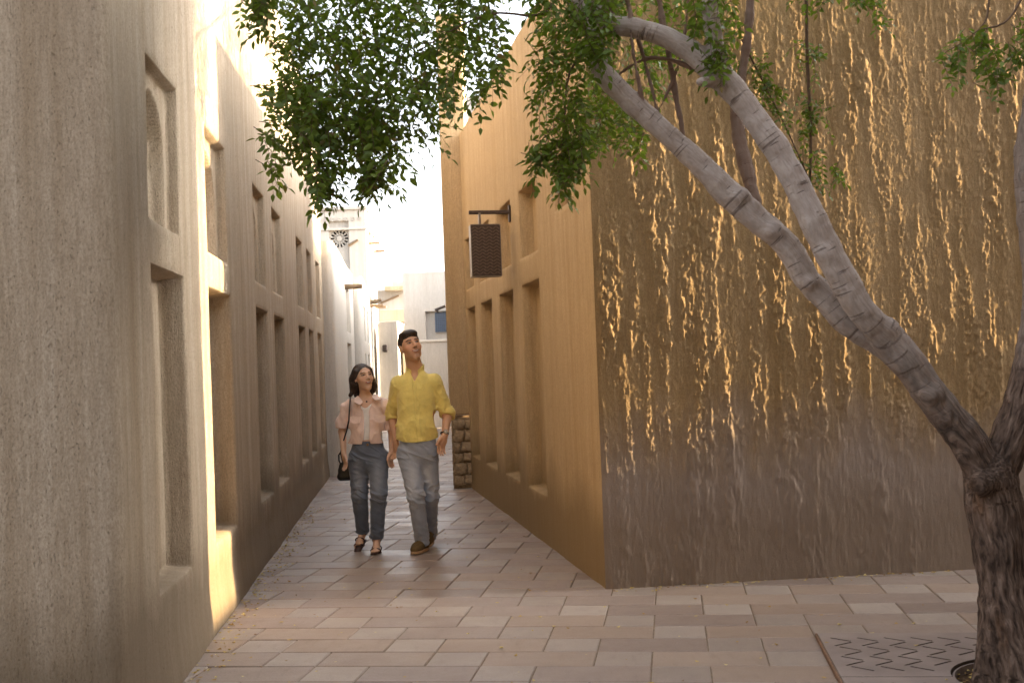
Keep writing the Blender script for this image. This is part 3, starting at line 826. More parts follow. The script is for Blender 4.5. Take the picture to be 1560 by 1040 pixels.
def polygonize(prims, h, extra=None, margin=.02, lo=None, hi=None):
    bl = [prim_box(p) for p in prims if p['op'] == '+']
    a = np.min([b[0] for b in bl], 0) - margin if lo is None else np.array(lo, float)
    b = np.max([b[1] for b in bl], 0) + margin if hi is None else np.array(hi, float)
    B = 8; nb = np.ceil((b - a) / (h * B)).astype(int) + 1
    n = nb * B
    F = np.empty(tuple(n), np.float32)
    gi = np.stack(np.meshgrid(*[np.arange(k) for k in nb], indexing='ij'), -1).reshape(-1, 3)
    cen = a + (gi * B + (B - 1) / 2) * h
    dc = field(prims, cen, extra)
    F.reshape(nb[0], B, nb[1], B, nb[2], B)[:] = dc.reshape(nb)[:, None, :, None, :, None]
    rad = h * B * .87 * 1.25 + .03
    act = np.where(np.abs(dc) < rad)[0]
    loc = np.stack(np.meshgrid(*[np.arange(B)] * 3, indexing='ij'), -1).reshape(-1, 3)
    adds = [p for p in prims if p['op'] == '+']
    bc = np.array([(prim_box(p)[0] + prim_box(p)[1]) / 2 for p in prims]); br = np.array([np.linalg.norm(prim_box(p)[1] - prim_box(p)[0]) / 2 for p in prims])
    # group active blocks into 4x4x4 super blocks so that each only looks at the limbs near it
    key = (gi[act] // 4); _, grp = np.unique(key, axis=0, return_inverse=True); grp = grp.ravel()
    order = np.argsort(grp, kind='stable'); bounds = np.flatnonzero(np.diff(grp[order])) + 1
    for seg in np.split(order, bounds):
        if not len(seg): continue
        ids = gi[act[seg]]
        G = ids[:, None, :] * B + loc[None]
        P = a + G.reshape(-1, 3) * h
        c = (P.min(0) + P.max(0)) / 2; r = np.linalg.norm(P.max(0) - P.min(0)) / 2
        near = [p for p, cc, rr in zip(prims, bc, br) if np.linalg.norm(cc - c) < rr + r + .12 + p['k'] or p['op'] == '-']
        d = field(near, P, extra)
        F[G[..., 0].ravel(), G[..., 1].ravel(), G[..., 2].ravel()] = d
    inside = F < 0
    s = np.zeros(tuple(n - 1), np.int8)
    for dx in (0, 1):
        for dy in (0, 1):
            for dz in (0, 1): s += inside[dx:n[0] - 1 + dx, dy:n[1] - 1 + dy, dz:n[2] - 1 + dz]
    cells = np.argwhere((s > 0) & (s < 8))
    vid = np.full(tuple(n - 1), -1, np.int32); vid[tuple(cells.T)] = np.arange(len(cells))
    acc = np.zeros((len(cells), 3)); cnt = np.zeros(len(cells))
    corners = [(x, y, z_) for x in (0, 1) for y in (0, 1) for z_ in (0, 1)]
    Fc = {c_: F[tuple((cells + np.array(c_)).T)] for c_ in corners}
    for c0 in corners:
        for ax in range(3):
            if c0[ax]: continue
            c1 = list(c0); c1[ax] = 1; c1 = tuple(c1)
            f0, f1 = Fc[c0], Fc[c1]; m = (f0 < 0) != (f1 < 0)
            t = f0[m] / (f0[m] - f1[m]); p = np.tile(np.array(c0, float), (m.sum(), 1)); p[:, ax] = t
            acc[m] += p; cnt[m] += 1
    V = a + (cells + acc / np.maximum(cnt, 1)[:, None]) * h
    quads = []
    for ax in range(3):
        u, w = (ax + 1) % 3, (ax + 2) % 3
        sl0 = [slice(0, None)] * 3; sl1 = [slice(0, None)] * 3
        sl0[ax] = slice(0, -1); sl1[ax] = slice(1, None)
        f0, f1 = inside[tuple(sl0)], inside[tuple(sl1)]
        E_ = np.argwhere(f0 != f1)
        ok = (E_[:, u] > 0) & (E_[:, w] > 0) & (E_[:, u] < n[u] - 1) & (E_[:, w] < n[w] - 1); E_ = E_[ok]
        if not len(E_): continue
        fl = f0[tuple(E_.T)]
        def cid(du, dw):
            q = E_.copy(); q[:, u] += du; q[:, w] += dw; return vid[tuple(q.T)]
        q = np.stack([cid(-1, -1), cid(0, -1), cid(0, 0), cid(-1, 0)], 1)
        q[~fl] = q[~fl][:, ::-1]; quads.append(q)
    Q = np.concatenate(quads); Q = Q[(Q >= 0).all(1)]
    return V, Q

# ------------------------------------------------------------------ the tree
tree = empty('leaning_tree', (2.16, 5.2, 0), label='leaning pale barked tree growing from the grate with drooping leafy branches', cat='tree')
def limb(pts):                                  # (px, py, Y, width in photo pixels) -> 3-D chain
    out = []
    for px, py, Y, w in pts:
        out.append((at(px, py, Y), w * .435 * Y / FPX))
    return out
def smooth_chain(ch, sub=3):
    P = np.array([c[0] for c in ch]); r = np.array([c[1] for c in ch]); n = len(P)
    out = []
    for i in range(n - 1):
        p0, p1, p2, p3 = P[max(i - 1, 0)], P[i], P[i + 1], P[min(i + 2, n - 1)]
        for k in range(sub):
            t = k / sub; t2, t3 = t * t, t ** 3
            q = .5 * ((2 * p1) + (-p0 + p2) * t + (2 * p0 - 5 * p1 + 4 * p2 - p3) * t2 + (-p0 + 3 * p1 - 3 * p2 + p3) * t3)
            out.append((q, r[i] + (r[i + 1] - r[i]) * t))
    out.append((P[-1], r[-1])); return out
L_trunk = [(1566, 1090, 5.20, 116), (1557, 1050, 5.20, 100), (1544, 950, 5.2, 92), (1527, 850, 5.2, 92), (1514, 765, 5.2, 92), (1506, 720, 5.2, 84)]
L_left = [(1506, 735, 5.20, 66), (1476, 675, 5.18, 62), (1437, 625, 5.16, 56), (1400, 575, 5.15, 54), (1372, 538, 5.14, 56), (1342, 506, 5.14, 58)]
L_A = [(1350, 512, 5.12, 50), (1312, 472, 5.08, 50), (1284, 425, 5.06, 52), (1255, 370, 5.05, 50), (1232, 320, 5.05, 48), (1205, 265, 5.06, 46), (1175, 215, 5.08, 46), (1140, 165, 5.1, 44), (1110, 130, 5.12, 46), (1085, 105, 5.14, 46), (1052, 78, 5.16, 40), (1010, 56, 5.18, 36), (970, 44, 5.2, 35), (930, 36, 5.24, 34), (880, 5, 5.3, 30), (820, -70, 5.4, 26), (740, -150, 5.5, 20)]
L_A2 = [(1100, 118, 5.13, 40), (1088, 60, 5.12, 30), (1080, -10, 5.1, 26), (1085, -120, 5.05, 20)]
L_B = [(1362, 535, 5.17, 50), (1322, 512, 5.20, 46), (1288, 488, 5.21, 46), (1258, 455, 5.22, 46), (1230, 425, 5.22, 44), (1200, 376, 5.22, 44), (1160, 340, 5.22, 45), (1110, 295, 5.22, 48), (1072, 256, 5.22, 42), (1022, 210, 5.22, 38), (975, 168, 5.22, 38), (933, 128, 5.22, 37), (909, 92, 5.22, 36), (905, 50, 5.22, 35), (908, 0, 5.22, 33), (900, -80, 5.25, 28), (860, -170, 5.3, 20)]
L_C = [(1152, 330, 5.26, 26), (1145, 290, 5.32, 24), (1135, 250, 5.4, 25), (1125, 205, 5.46, 23), (1121, 165, 5.5, 20), (1131, 110, 5.52, 16), (1138, 60, 5.54, 15), (1143, 0, 5.56, 14), (1146, -80, 5.6, 12)]
L_R = [(1512, 740, 5.2, 60), (1535, 680, 5.2, 66), (1560, 610, 5.2, 66), (1578, 540, 5.2, 66), (1590, 450, 5.2, 66), (1582, 330, 5.2, 70), (1577, 230, 5.2, 66), (1596, 120, 5.2, 62), (1640, 0, 5.2, 56), (1690, -110, 5.2, 44)]
L_D = [(1043, 222, 5.24, 12), (1038, 190, 5.27, 10), (1030, 150, 5.3, 10), (1018, 80, 5.3, 10), (1004, 0, 5.3, 10), (998, -80, 5.3, 8)]
L_E = [(1003, 180, 5.24, 9), (992, 130, 5.28, 7), (975, 70, 5.3, 6), (955, 0, 5.3, 6), (945, -60, 5.3, 5)]
L_F = [(981, 168, 5.2, 7), (972, 120, 5.17, 6), (962, 60, 5.17, 5), (958, -20, 5.2, 5)]
L_G = [(1062, 108, 5.2, 8), (1025, 92, 5.25, 7), (985, 90, 5.3, 6), (945, 112, 5.33, 5), (915, 150, 5.35, 4)]
L_S = [(1100, 122, 5.1, 26), (1080, 124, 5.04, 20), (1066, 126, 5.0, 15)]
L_H = [(930, 36, 5.24, 24), (900, -60, 5.25, 20), (800, -130, 5.3, 20), (680, -150, 5.35, 17), (560, -120, 5.4, 13), (450, -70, 5.4, 9)]
L_T = [(1000, 175, 5.25, 5), (1030, 110, 5.3, 5), (1045, 40, 5.3, 5), (1050, -30, 5.3, 4)]
chains = [L_trunk, L_left, L_A, L_A2, L_B, L_C, L_R, L_D, L_E, L_F, L_G, L_S, L_H, L_T]
prims = []; segs = []
for ci, ch in enumerate(chains):
    pts = smooth_chain(limb(ch)); s_acc = 0
    for (p, r), (q, r2) in zip(pts, pts[1:]):
        kk = .024 if ci < 2 else (.002 if ci in (2, 4) else (.012 if ci == 6 else .006))
        prims.append(cone(p, q, r, r2, k=kk)); l = np.linalg.norm(q - p); segs.append((p, q, s_acc, l, ci, r, r2)); s_acc += l
for sx, sy, rr in ((-.10, .02, .05), (.10, -.05, .055), (.02, -.12, .05), (-.04, .13, .05)):    # root flare
    prims.append(cone((2.18 + sx * 1.3, 5.2 + sy * 1.3, -.08), (2.165 + sx * .35, 5.2 + sy * .35, .35), rr, .05, k=.06))
for (px, py, Y, r) in ((1352, 500, 5.10, .036), (1128, 298, 5.17, .03), (1258, 385, 5.02, .03), (1232, 432, 5.17, .025), (1420, 600, 5.1, .035), (1180, 352, 5.17, .03), (1497, 735, 5.08, .05)):
    prims.append(ell(at(px, py, Y), (r * 1.3, r, r * 1.1), k=.03))
def bark_relief(P, d):
    m = np.abs(d) < .06
    if m.any():
        Q = P[m]
        low = 1 - sstep(1.0, 1.75, Q[:, 2] - .25 * (2.2 - Q[:, 0]))
        f1 = fbm(np.stack([Q[:, 0] * 26, Q[:, 1] * 26, Q[:, 2] * 5], 1), 61, 3)
        f2 = fbm(Q * 13, 62, 2)
        d = d.copy(); d[m] += low * .016 * (np.abs(f1 - .5) * -2 + .35) + .0075 * (f2 - .5) * 2
    return d
V, Q = polygonize(prims, .0075, bark_relief, margin=.03, lo=(-.3, 4.7, -.06), hi=(2.95, 5.75, 3.72))
# per-vertex bark coordinates: along the limb and around it
best = np.full(len(V), 9.0); along = np.zeros(len(V)); rad3 = np.zeros((len(V), 3)); which = np.zeros(len(V))
for (p, q, s0, l, ci, ra_, rb_) in segs:
    ba = q - p; m = np.where(np.linalg.norm(V - (p + q) / 2, axis=1) < l / 2 + .17)[0]
    if not len(m): continue
    t = np.clip(((V[m] - p) @ ba) / (l * l + 1e-9), 0, 1); w = V[m] - p - t[:, None] * ba; dd = np.linalg.norm(w, axis=1)
    sdv_ = dd - (ra_ + (rb_ - ra_) * t); b = sdv_ < best[m]; mm = m[b]; best[mm] = sdv_[b]; along[mm] = s0 + t[b] * l + ci * 3.7; rad3[mm] = w[b]; which[mm] = ci
barkuv = np.stack([rad3[:, 0] + rad3[:, 1] * .6, rad3[:, 2] + rad3[:, 1] * .6, along], 1)
rough_b = np.clip(1 - sstep(.95, 1.75, V[:, 2] - .2 * (2.2 - V[:, 0])) + np.where(which == 6, .55, 0), 0, 1)
brown_b = np.isin(which, [5, 7, 8, 9, 10, 12, 13]) * 1.0
mB = NT('bark', .85, .2)
uvw = mB.pos((1, 1, 1), attr='bark_uv')
ra = mB.n('ShaderNodeAttribute', attribute_name='furrowed').outputs['Fac']; br_ = mB.n('ShaderNodeAttribute', attribute_name='twiggy').outputs['Fac']
mpf = mB.n('ShaderNodeMapping'); mpf.inputs['Scale'].default_value = (70, 70, 9); mB.t.links.new(uvw, mpf.inputs[0])
fur = mB.noise(mpf.outputs[0], 1, 5, .6, .4)
mpn = mB.n('ShaderNodeMapping'); mpn.inputs['Scale'].default_value = (10, 10, 85); mB.t.links.new(uvw, mpn.inputs[0])
nick = mB.noise(mpn.outputs[0], 1, 2, .5, .3)
blo = mB.noise(mB.pos((17, 17, 17)), 1, 5, .65)
mps = mB.n('ShaderNodeMapping'); mps.inputs['Scale'].default_value = (120, 120, 14); mB.t.links.new(uvw, mps.inputs[0])
stri = mB.noise(mps.outputs[0], 1, 4, .6, .3)
smooth_c = mB.mix(mB.ramp(blo, [(.30, 0), (.72, 1)]), (.345, .283, .248), (.455, .395, .355))
smooth_c = mB.mix(mB.ramp(stri, [(.30, .55), (.62, 0)]), smooth_c, (.20, .150, .125))
smooth_c = mB.mix(mB.ramp(mB.noise(mB.pos((26, 26, 26)), 1, 4), [(.55, 0), (.75, .55)]), smooth_c, (.22, .155, .115))
nk = mB.ramp(nick, [(.635, 0), (.675, 1)])
smooth_c = mB.mix(mB.math('MULTIPLY', nk, .6), smooth_c, (.085, .055, .043))
smooth_c = mB.mix(mB.math('MULTIPLY', br_, .8), smooth_c, (.15, .085, .055))
fur_c = mB.ramp(fur, [(.36, (.028, .018, .013)), (.54, (.115, .077, .058)), (.72, (.225, .165, .130))])
fur_c = mB.mix(mB.ramp(mB.noise(mB.pos((7, 7, 2)), 1, 3), [(.62, 0), (.76, .4)]), fur_c, (.22, .11, .05))
mB.color(mB.mix(ra, smooth_c, fur_c))
hgt = mB.math('ADD', mB.math('MULTIPLY', mB.math('MULTIPLY', fur, ra), 1.0), mB.math('MULTIPLY', mB.math('SUBTRACT', mB.math('ADD', mB.math('MULTIPLY', blo, .18), mB.math('MULTIPLY', stri, .16)), mB.math('MULTIPLY', nk, mB.math('MULTIPLY', mB.math('SUBTRACT', 1.0, ra), .22))), 1.0))
mB.bump(hgt, .022, .9)
trunk = link('trunk', np_mesh('trunk', V, Q, attrs={'bark_uv': barkuv, 'furrowed': rough_b, 'twiggy': brown_b}), mB.m, tree)

# ---- leaves: sprays of small leaves along drooping twigs
def leaf_mat(name, ca, cb, cc):
    m = NT(name, .42, .4)
    t = m.n('ShaderNodeAttribute', attribute_name='tint').outputs['Fac']
    c = m.ramp(t, [(0, ca), (.55, cb), (.93, cc), (1.0, (.20, .13, .04))])
    m.color(c)
    tr = m.n('ShaderNodeBsdfTranslucent'); m.t.links.new(m.mix(.5, c, (.22, .30, .02)), tr.inputs[0])
    mx = m.n('ShaderNodeMixShader'); mx.inputs[0].default_value = .45
    out = m.t.nodes['Material Output']
    m.t.links.new(m.b.outputs[0], mx.inputs[1]); m.t.links.new(tr.outputs[0], mx.inputs[2]); m.t.links.new(mx.outputs[0], out.inputs[0])
    return m.m
M_leaf = leaf_mat('leaf_green', (.062, .110, .015), (.135, .205, .024), (.23, .29, .034))
M_leaf2 = leaf_mat('leaf_bright', (.075, .125, .016), (.13, .20, .024), (.20, .26, .03))
M_twig = simple('twig', (.13, .085, .055), .8, .2, .2, 40)

def inpoly(x, y, poly):
    c = np.zeros(len(x), bool); n = len(poly)
    for i in range(n):
        x0, y0 = poly[i]; x1, y1 = poly[(i + 1) % n]
        c ^= ((y0 > y) != (y1 > y)) & (x < (x1 - x0) * (y - y0) / (y1 - y0 + 1e-9) + x0)
    return c
def sample_poly(poly, n, depth):
    p = np.array(poly, float); lo, hi = p.min(0), p.max(0); out = []
    while len(out) < n:
        x = rng.uniform(lo[0], hi[0], n * 2); y = rng.uniform(lo[1], hi[1], n * 2); k = inpoly(x, y, poly)
        out += list(zip(x[k], y[k]))
    return [at(x, y, rng.uniform(*depth)) for x, y in out[:n]]

def sprays(seeds, nleaf=(7, 12), lsize=(.034, .050), droop=.6, length=(.10, .19), up=False):
    """each seed is the middle of a little twig; returns vertices, faces, tint, material index"""
    V = []; Fc = []; T = []; MI = []
    for sd in seeds:
        az = rng.uniform(0, 2 * math.pi); el = rng.normal(-droop, .45)
        d = np.array([math.cos(az) * math.cos(el), math.sin(az) * math.cos(el), math.sin(el)])
        L = rng.uniform(*length); n = rng.integers(*nleaf); p0 = sd - d * L * .5
        sag = rng.uniform(.1, .5) * L
        pts = [p0 + d * L * t + np.array([0, 0, -sag * t * t]) for t in np.linspace(0, 1, 4)]
        side = np.cross(d, (0, 0, 1)); side /= np.linalg.norm(side) + 1e-9; upv = np.cross(side, d)
        base_t = rng.uniform(.05, .9) * .6
        # stem: thin three sided strip
        b = len(V)
        for i, p in enumerate(pts):
            r = .0016 * (1.2 - i / 4)
            for a in (0, 2.1, 4.2): V.append(p + r * (math.cos(a) * side + math.sin(a) * upv)); T.append(.5)
        for i in range(3):
            for k in range(3): Fc.append((b + i * 3 + k, b + i * 3 + (k + 1) % 3, b + i * 3 + 3 + (k + 1) % 3, b + i * 3 + 3 + k)); MI.append(1)
        for j in range(n):
            t = (j + .6) / n; x = t * 3; i = min(int(x), 2); p = pts[i] + (pts[i + 1] - pts[i]) * (x - i)
            tan = pts[i + 1] - pts[i]; tan = tan / (np.linalg.norm(tan) + 1e-9)
            sg = 1 if j % 2 else -1
            fw = tan * rng.uniform(.35, .8) + side * sg * rng.uniform(.6, 1.0) + upv * rng.normal(0, .35)
            if j == n - 1: fw = tan + rng.normal(0, .2, 3)
            fw = fw / np.linalg.norm(fw); nrm = upv + rng.normal(0, .45, 3); wd = np.cross(fw, nrm); wd /= np.linalg.norm(wd) + 1e-9; nn = np.cross(wd, fw)
            l = rng.uniform(*lsize); w = l * rng.uniform(.19, .25); c = l * .12
            b = len(V)
            V += [p + fw * l * .06, p + fw * l * .38 + wd * w - nn * c * -.5, p + fw * l * .72 + wd * w * .78, p + fw * l * 1.04 - nn * c, p + fw * l * .72 - wd * w * .78, p + fw * l * .38 - wd * w + nn * c * .5, p + fw * l * .55 - nn * c * .55]
            tt = float(np.clip(base_t + rng.normal(0, .16), 0, .93)) if rng.random() > .02 else 1.0
            T += [tt] * 7
            Fc += [(b, b + 1, b + 6, b + 5), (b + 1, b + 2, b + 3, b + 6), (b + 6, b + 3, b + 4, b + 5)]; MI += [0, 0, 0]
    return np.array(V), np.array(Fc), np.array(T), MI
def foliage(seeds, mat, **kw):
    V, Fc, T, MI = sprays(seeds, **kw)
    return link('foliage', np_mesh('foliage', V, Fc, smooth=True, attrs={'tint': T}, midx=MI), [mat, M_twig], tree, 'stuff')
P_main = [(412, -60), (406, 30), (412, 90), (402, 160), (414, 196), (400, 250), (412, 268), (440, 250), (470, 258), (486, 290), (505, 270), (520, 255), (548, 262), (566, 296), (578, 270), (600, 276), (616, 262), (622, 215), (640, 205), (662, 225), (672, 195), (690, 150), (715, 160), (742, 150), (748, 125), (772, 105), (764, 50), (768, -60)]
P_core = [(425, -60), (430, 200), (460, 235), (540, 240), (600, 220), (640, 175), (700, 120), (740, 60), (750, -60)]
sd = sample_poly(P_main, 540, (4.9, 5.9)) + sample_poly(P_core, 190, (5.0, 5.8))
sd += sample_poly([(440, 235), (560, 235), (600, 200), (600, 120), (430, 120)], 120, (5.0, 5.6))
foliage(sd, M_leaf, lsize=(.030, .060), length=(.12, .21))
foliage(sample_poly([(476, 250), (512, 250), (510, 285), (492, 306), (480, 285)], 26, (5.0, 5.2)) + sample_poly([(545, 255), (585, 250), (574, 292), (560, 296)], 26, (5.0, 5.2)), M_leaf)
foliage(sample_poly([(376, -40), (410, -40), (402, 25), (388, 46), (378, 38)], 30, (4.9, 5.1)), M_leaf)
P_mid = [(806, -60), (960, -60), (950, 30), (905, 70), (885, 120), (892, 175), (900, 205), (880, 240), (862, 270), (852, 288), (845, 262), (850, 225), (828, 228), (815, 215), (830, 180), (812, 160), (800, 150), (822, 120), (806, 95), (824, 55), (808, 20)]
foliage(sample_poly(P_mid, 250, (5.1, 5.7)), M_leaf2)
foliage(sample_poly([(800, 250), (812, 236), (840, 225), (846, 236), (815, 250)], 12, (5.2, 5.3)) + sample_poly([(850, 230), (880, 200), (895, 240), (865, 285), (850, 285)], 42, (5.15, 5.4)), M_leaf2)
foliage(sample_poly([(895, 95), (940, 120), (985, 190), (975, 225), (930, 215), (905, 225), (890, 180)], 85, (5.45, 6.3)) + sample_poly([(915, -40), (1060, -40), (1055, 60), (1000, 150), (960, 150), (915, 90)], 75, (5.5, 6.3)), M_leaf2)
foliage(sample_poly([(1035, -60), (1130, -60), (1120, 50), (1095, 85), (1070, 60), (1045, 40)], 60, (4.9, 5.4)) + sample_poly([(1078, 78), (1104, 70), (1108, 112), (1085, 112)], 14, (5.0, 5.1)), M_leaf)
foliage(sample_poly([(870, 20), (930, -20), (930, 70), (900, 95), (872, 80)], 45, (4.95, 5.15)), M_leaf)
vine = smooth_chain(limb([(1222, -90, 5.7, 6), (1228, 0, 5.7, 6), (1230, 100, 5.72, 6), (1235, 190, 5.74, 6), (1234, 282, 5.75, 4)]))
m = MB(); m.tube([p for p, r in vine], [r for p, r in vine], 6)
vine2 = smooth_chain(limb([(1590, -90, 5.0, 7), (1555, 0, 5.0, 5), (1530, 35, 5.0, 4), (1495, 45, 5.0, 3)])); m.tube([p for p, r in vine2], [r for p, r in vine2], 6)
vine3 = smooth_chain(limb([(1515, -60, 5.0, 5), (1507, 0, 5.0, 4), (1500, 35, 5.0, 3), (1470, 62, 5.0, 2), (1440, 80, 5.0, 2)])); m.tube([p for p, r in vine3], [r for p, r in vine3], 6)
vine4 = smooth_chain(limb([(880, -60, 5.3, 8), (830, 20, 5.3, 5), (760, 20, 5.3, 4), (700, 40, 5.3, 3), (620, 90, 5.35, 2)])); m.tube([p for p, r in vine4], [r for p, r in vine4], 6)
vine5 = smooth_chain(limb([(905, 60, 5.25, 7), (868, 110, 5.3, 4), (860, 180, 5.3, 3), (855, 260, 5.3, 2)])); m.tube([p for p, r in vine5], [r for p, r in vine5], 6)
vine6 = smooth_chain(limb([(1130, 60, 5.55, 4), (1165, 130, 5.6, 3), (1200, 200, 5.65, 3), (1238, 285, 5.7, 2)])); m.tube([p for p, r in vine6], [r for p, r in vine6], 6)
m.build('twigs', M_twig, tree, smooth=True, kind='stuff')
def along_chain(ch, n, sp):
    P = np.array([p for p, r in ch]); idx = rng.uniform(0, len(P) - 1.001, n); i = idx.astype(int); f = (idx - i)[:, None]
    return list(P[i] * (1 - f) + P[i + 1] * f + rng.normal(0, sp, (n, 3)))
foliage(along_chain(vine[4:], 42, .035) + along_chain(vine6, 42, .03) + list(np.array(sample_poly([(1270, 262), (1288, 262), (1290, 274), (1272, 274)], 4, (5.7, 5.75)))), M_leaf, lsize=(.026, .038), length=(.06, .12))
foliage(sample_poly([(1430, 75), (1470, 45), (1500, 50), (1500, 70), (1462, 95), (1450, 138), (1438, 130), (1445, 100), (1430, 95)], 24, (4.95, 5.1)) + sample_poly([(1488, 90), (1530, 60), (1570, 30), (1580, 80), (1540, 100), (1510, 132), (1490, 132)], 34, (4.9, 5.1)) + sample_poly([(1290, -30), (1365, -30), (1360, 25), (1345, 48), (1325, 22), (1300, 15)], 16, (5.5, 5.7)) + sample_poly([(1200, -40), (1270, -40), (1262, 20), (1235, 40), (1215, 10)], 16, (5.5, 5.7)), M_leaf, lsize=(.03, .042), length=(.08, .14))
# outer boughs over the end of the lane, above the picture: they break up the sun on the upper walls
ob = [np.array([x, y, z_]) for x, y, z_ in zip(rng.uniform(-.2, 2.6, 480), rng.uniform(6.2, 7.35, 480), rng.uniform(3.95, 5.0, 480))]
ob += [np.array([x, y, z_]) for x, y, z_ in zip(rng.uniform(-.3, 1.8, 620), rng.uniform(8.0, 9.9, 620), rng.uniform(4.7, 5.5, 620))]
foliage(ob, M_leaf, lsize=(.04, .06))
m = MB()
for tip in ((.6, 7.1, 4.3), (1.8, 7.2, 4.4), (.2, 8.9, 5.0), (1.2, 8.6, 5.1)):
    m.tube([at(1146, -80, 5.6), np.array([1.15, 6.2, 3.9]) * .6 + np.array(tip) * .4 * np.array([1, .9, .95]) + np.array([0, .2, .1]), tip], [.018, .013, .006], 6)
m.build('branch', M_twig, tree, smooth=True)
# the crown goes on above the top of the picture
cr = [np.array([x, y, z_]) for x, y, z_ in zip(rng.normal(.2, .75, 650), rng.normal(5.35, .5, 650), rng.uniform(3.45, 4.3, 650))]
foliage(cr, M_leaf)

# ---- fallen leaves on the paving and the soil
pts = []
while len(pts) < 1150:
    u_ = rng.random()
    if u_ < .34:
        Y = rng.uniform(5.2, 13); X = LX(Y) + abs(rng.normal(0, .10)) + .03; sdv = .02
    elif u_ < .62:
        a = rng.uniform(0, 2 * math.pi); r = .34 * math.sqrt(rng.random()); X, Y = GC[0] + r * math.cos(a), GC[1] + r * math.sin(a)
    elif u_ < .72:
        X = rng.uniform(.6, 4); Y = FY(X) - abs(rng.normal(0, .06)) - .02
    else:
        Y = 4.6 + 8 * rng.random() ** 1.4; X = rng.uniform(LX(Y) + .05, 2.6)
        if Y > 7.5 and X > RX(Y) - .05: continue
    pts.append((X, Y, .004 if u_ >= .62 or u_ < .34 else -.013))
V = []; Fc = []; T = []
for (X, Y, z_) in pts:
    a = rng.uniform(0, 2 * math.pi); l = rng.uniform(.012, .03) * (1 if z_ < 0 or rng.random() < .7 else 1.3); w = l * .38; b = len(V)
    ux, uy = math.cos(a), math.sin(a); cu = rng.uniform(.1, .45) * l
    if abs(X - GC[0]) < .8 and abs(Y - GC[1]) < .8 and z_ > 0: z_ = .026
    for (s_, t_, k_) in ((-.5, 0, .6), (-.1, .5, .35), (.5, 0, .9), (-.1, -.5, .35), (0, 0, 0)):
        V.append((X + ux * s_ * l - uy * t_ * w * 2, Y + uy * s_ * l + ux * t_ * w * 2, z_ + k_ * cu))
    Fc += [(b, b + 1, b + 4), (b + 1, b + 2, b + 4), (b + 2, b + 3, b + 4), (b + 3, b, b + 4)]; T += [rng.random()] * 5
m = NT('dry_leaf', .7, .2); t = m.n('ShaderNodeAttribute', attribute_name='tint').outputs['Fac']
m.color(m.ramp(t, [(0, (.20, .10, .035)), (.35, (.42, .28, .08)), (.75, (.60, .47, .16)), (1, (.66, .56, .30))]))
o = link('fallen_leaves', np_mesh('fallen_leaves', V, np.array(Fc), smooth=False, attrs={'tint': np.array(T)}), m.m, None, 'stuff')
# ------------------------------------------------------------------ the couple
def rotm(yaw, pitch, roll):
    cz, sz = math.cos(yaw), math.sin(yaw); cx_, sx_ = math.cos(-pitch), math.sin(-pitch); cy_, sy_ = math.cos(roll), math.sin(roll)
    Z = np.array([[cz, -sz, 0], [sz, cz, 0], [0, 0, 1]]); X = np.array([[1, 0, 0], [0, cx_, -sx_], [0, sx_, cx_]]); Y = np.array([[cy_, 0, sy_], [0, 1, 0], [-sy_, 0, cy_]])
    return Z @ X @ Y
def unit(v): v = np.array(v, float); return v / (np.linalg.norm(v) + 1e-12)
YAX = (0, 1, 0)

def head_prims(c, M, s, fem=False):
    def w(p): return c + M @ (np.array(p) * s)
    def e(p, r, k=.012, op='+'): return ell(w(p), np.array(r) * s, k * s, M, op)
    def l(p, q, a, b, k=.008, op='+'): return cone(w(p), w(q), a * s, b * s, k * s, None, op)
    j = .88 if fem else 1.0
    pr = [e((0, .018, .036), (.076, .096, .084)), e((0, -.022, -.010), (.066, .070, .080), .02),
          e((0, -.032, -.060), (.050 * j, .054, .050), .025), e((0, -.066, -.098), (.024 * j, .020, .018), .022),
          l((-.047 * j, -.012, -.068), (0, -.062, -.098), .015 * j, .016, .022), l((.047 * j, -.012, -.068), (0, -.062, -.098), .015 * j, .016, .022),
          e((-.042, -.056, -.022), (.022, .020, .020), .02), e((.042, -.056, -.022), (.022, .020, .020), .02),
          l((-.034, -.080, .030), (.034, -.080, .030), .011, .011, .014),
          e((-.031, -.088, .010), (.017, .016, .011), .008, '-'), e((.031, -.088, .010), (.017, .016, .011), .008, '-'),
          e((-.031, -.075, .011), (.014, .0125, .0125), .003), e((.031, -.075, .011), (.014, .0125, .0125), .003),
          l((0, -.088, .020), (0, -.110, -.022), .007, .0115 if not fem else .0095, .010),
          e((-.012, -.098, -.027), (.008, .009, .007), .006), e((.012, -.098, -.027), (.008, .009, .007), .006),
          e((0, -.086, -.052), (.025, .014, .007), .010), e((0, -.083, -.066), (.021, .014, .008), .010),
          e((-.076, .012, -.006), (.010, .022, .033), .006), e((.076, .012, -.006), (.010, .022, .033), .006)]
    return pr
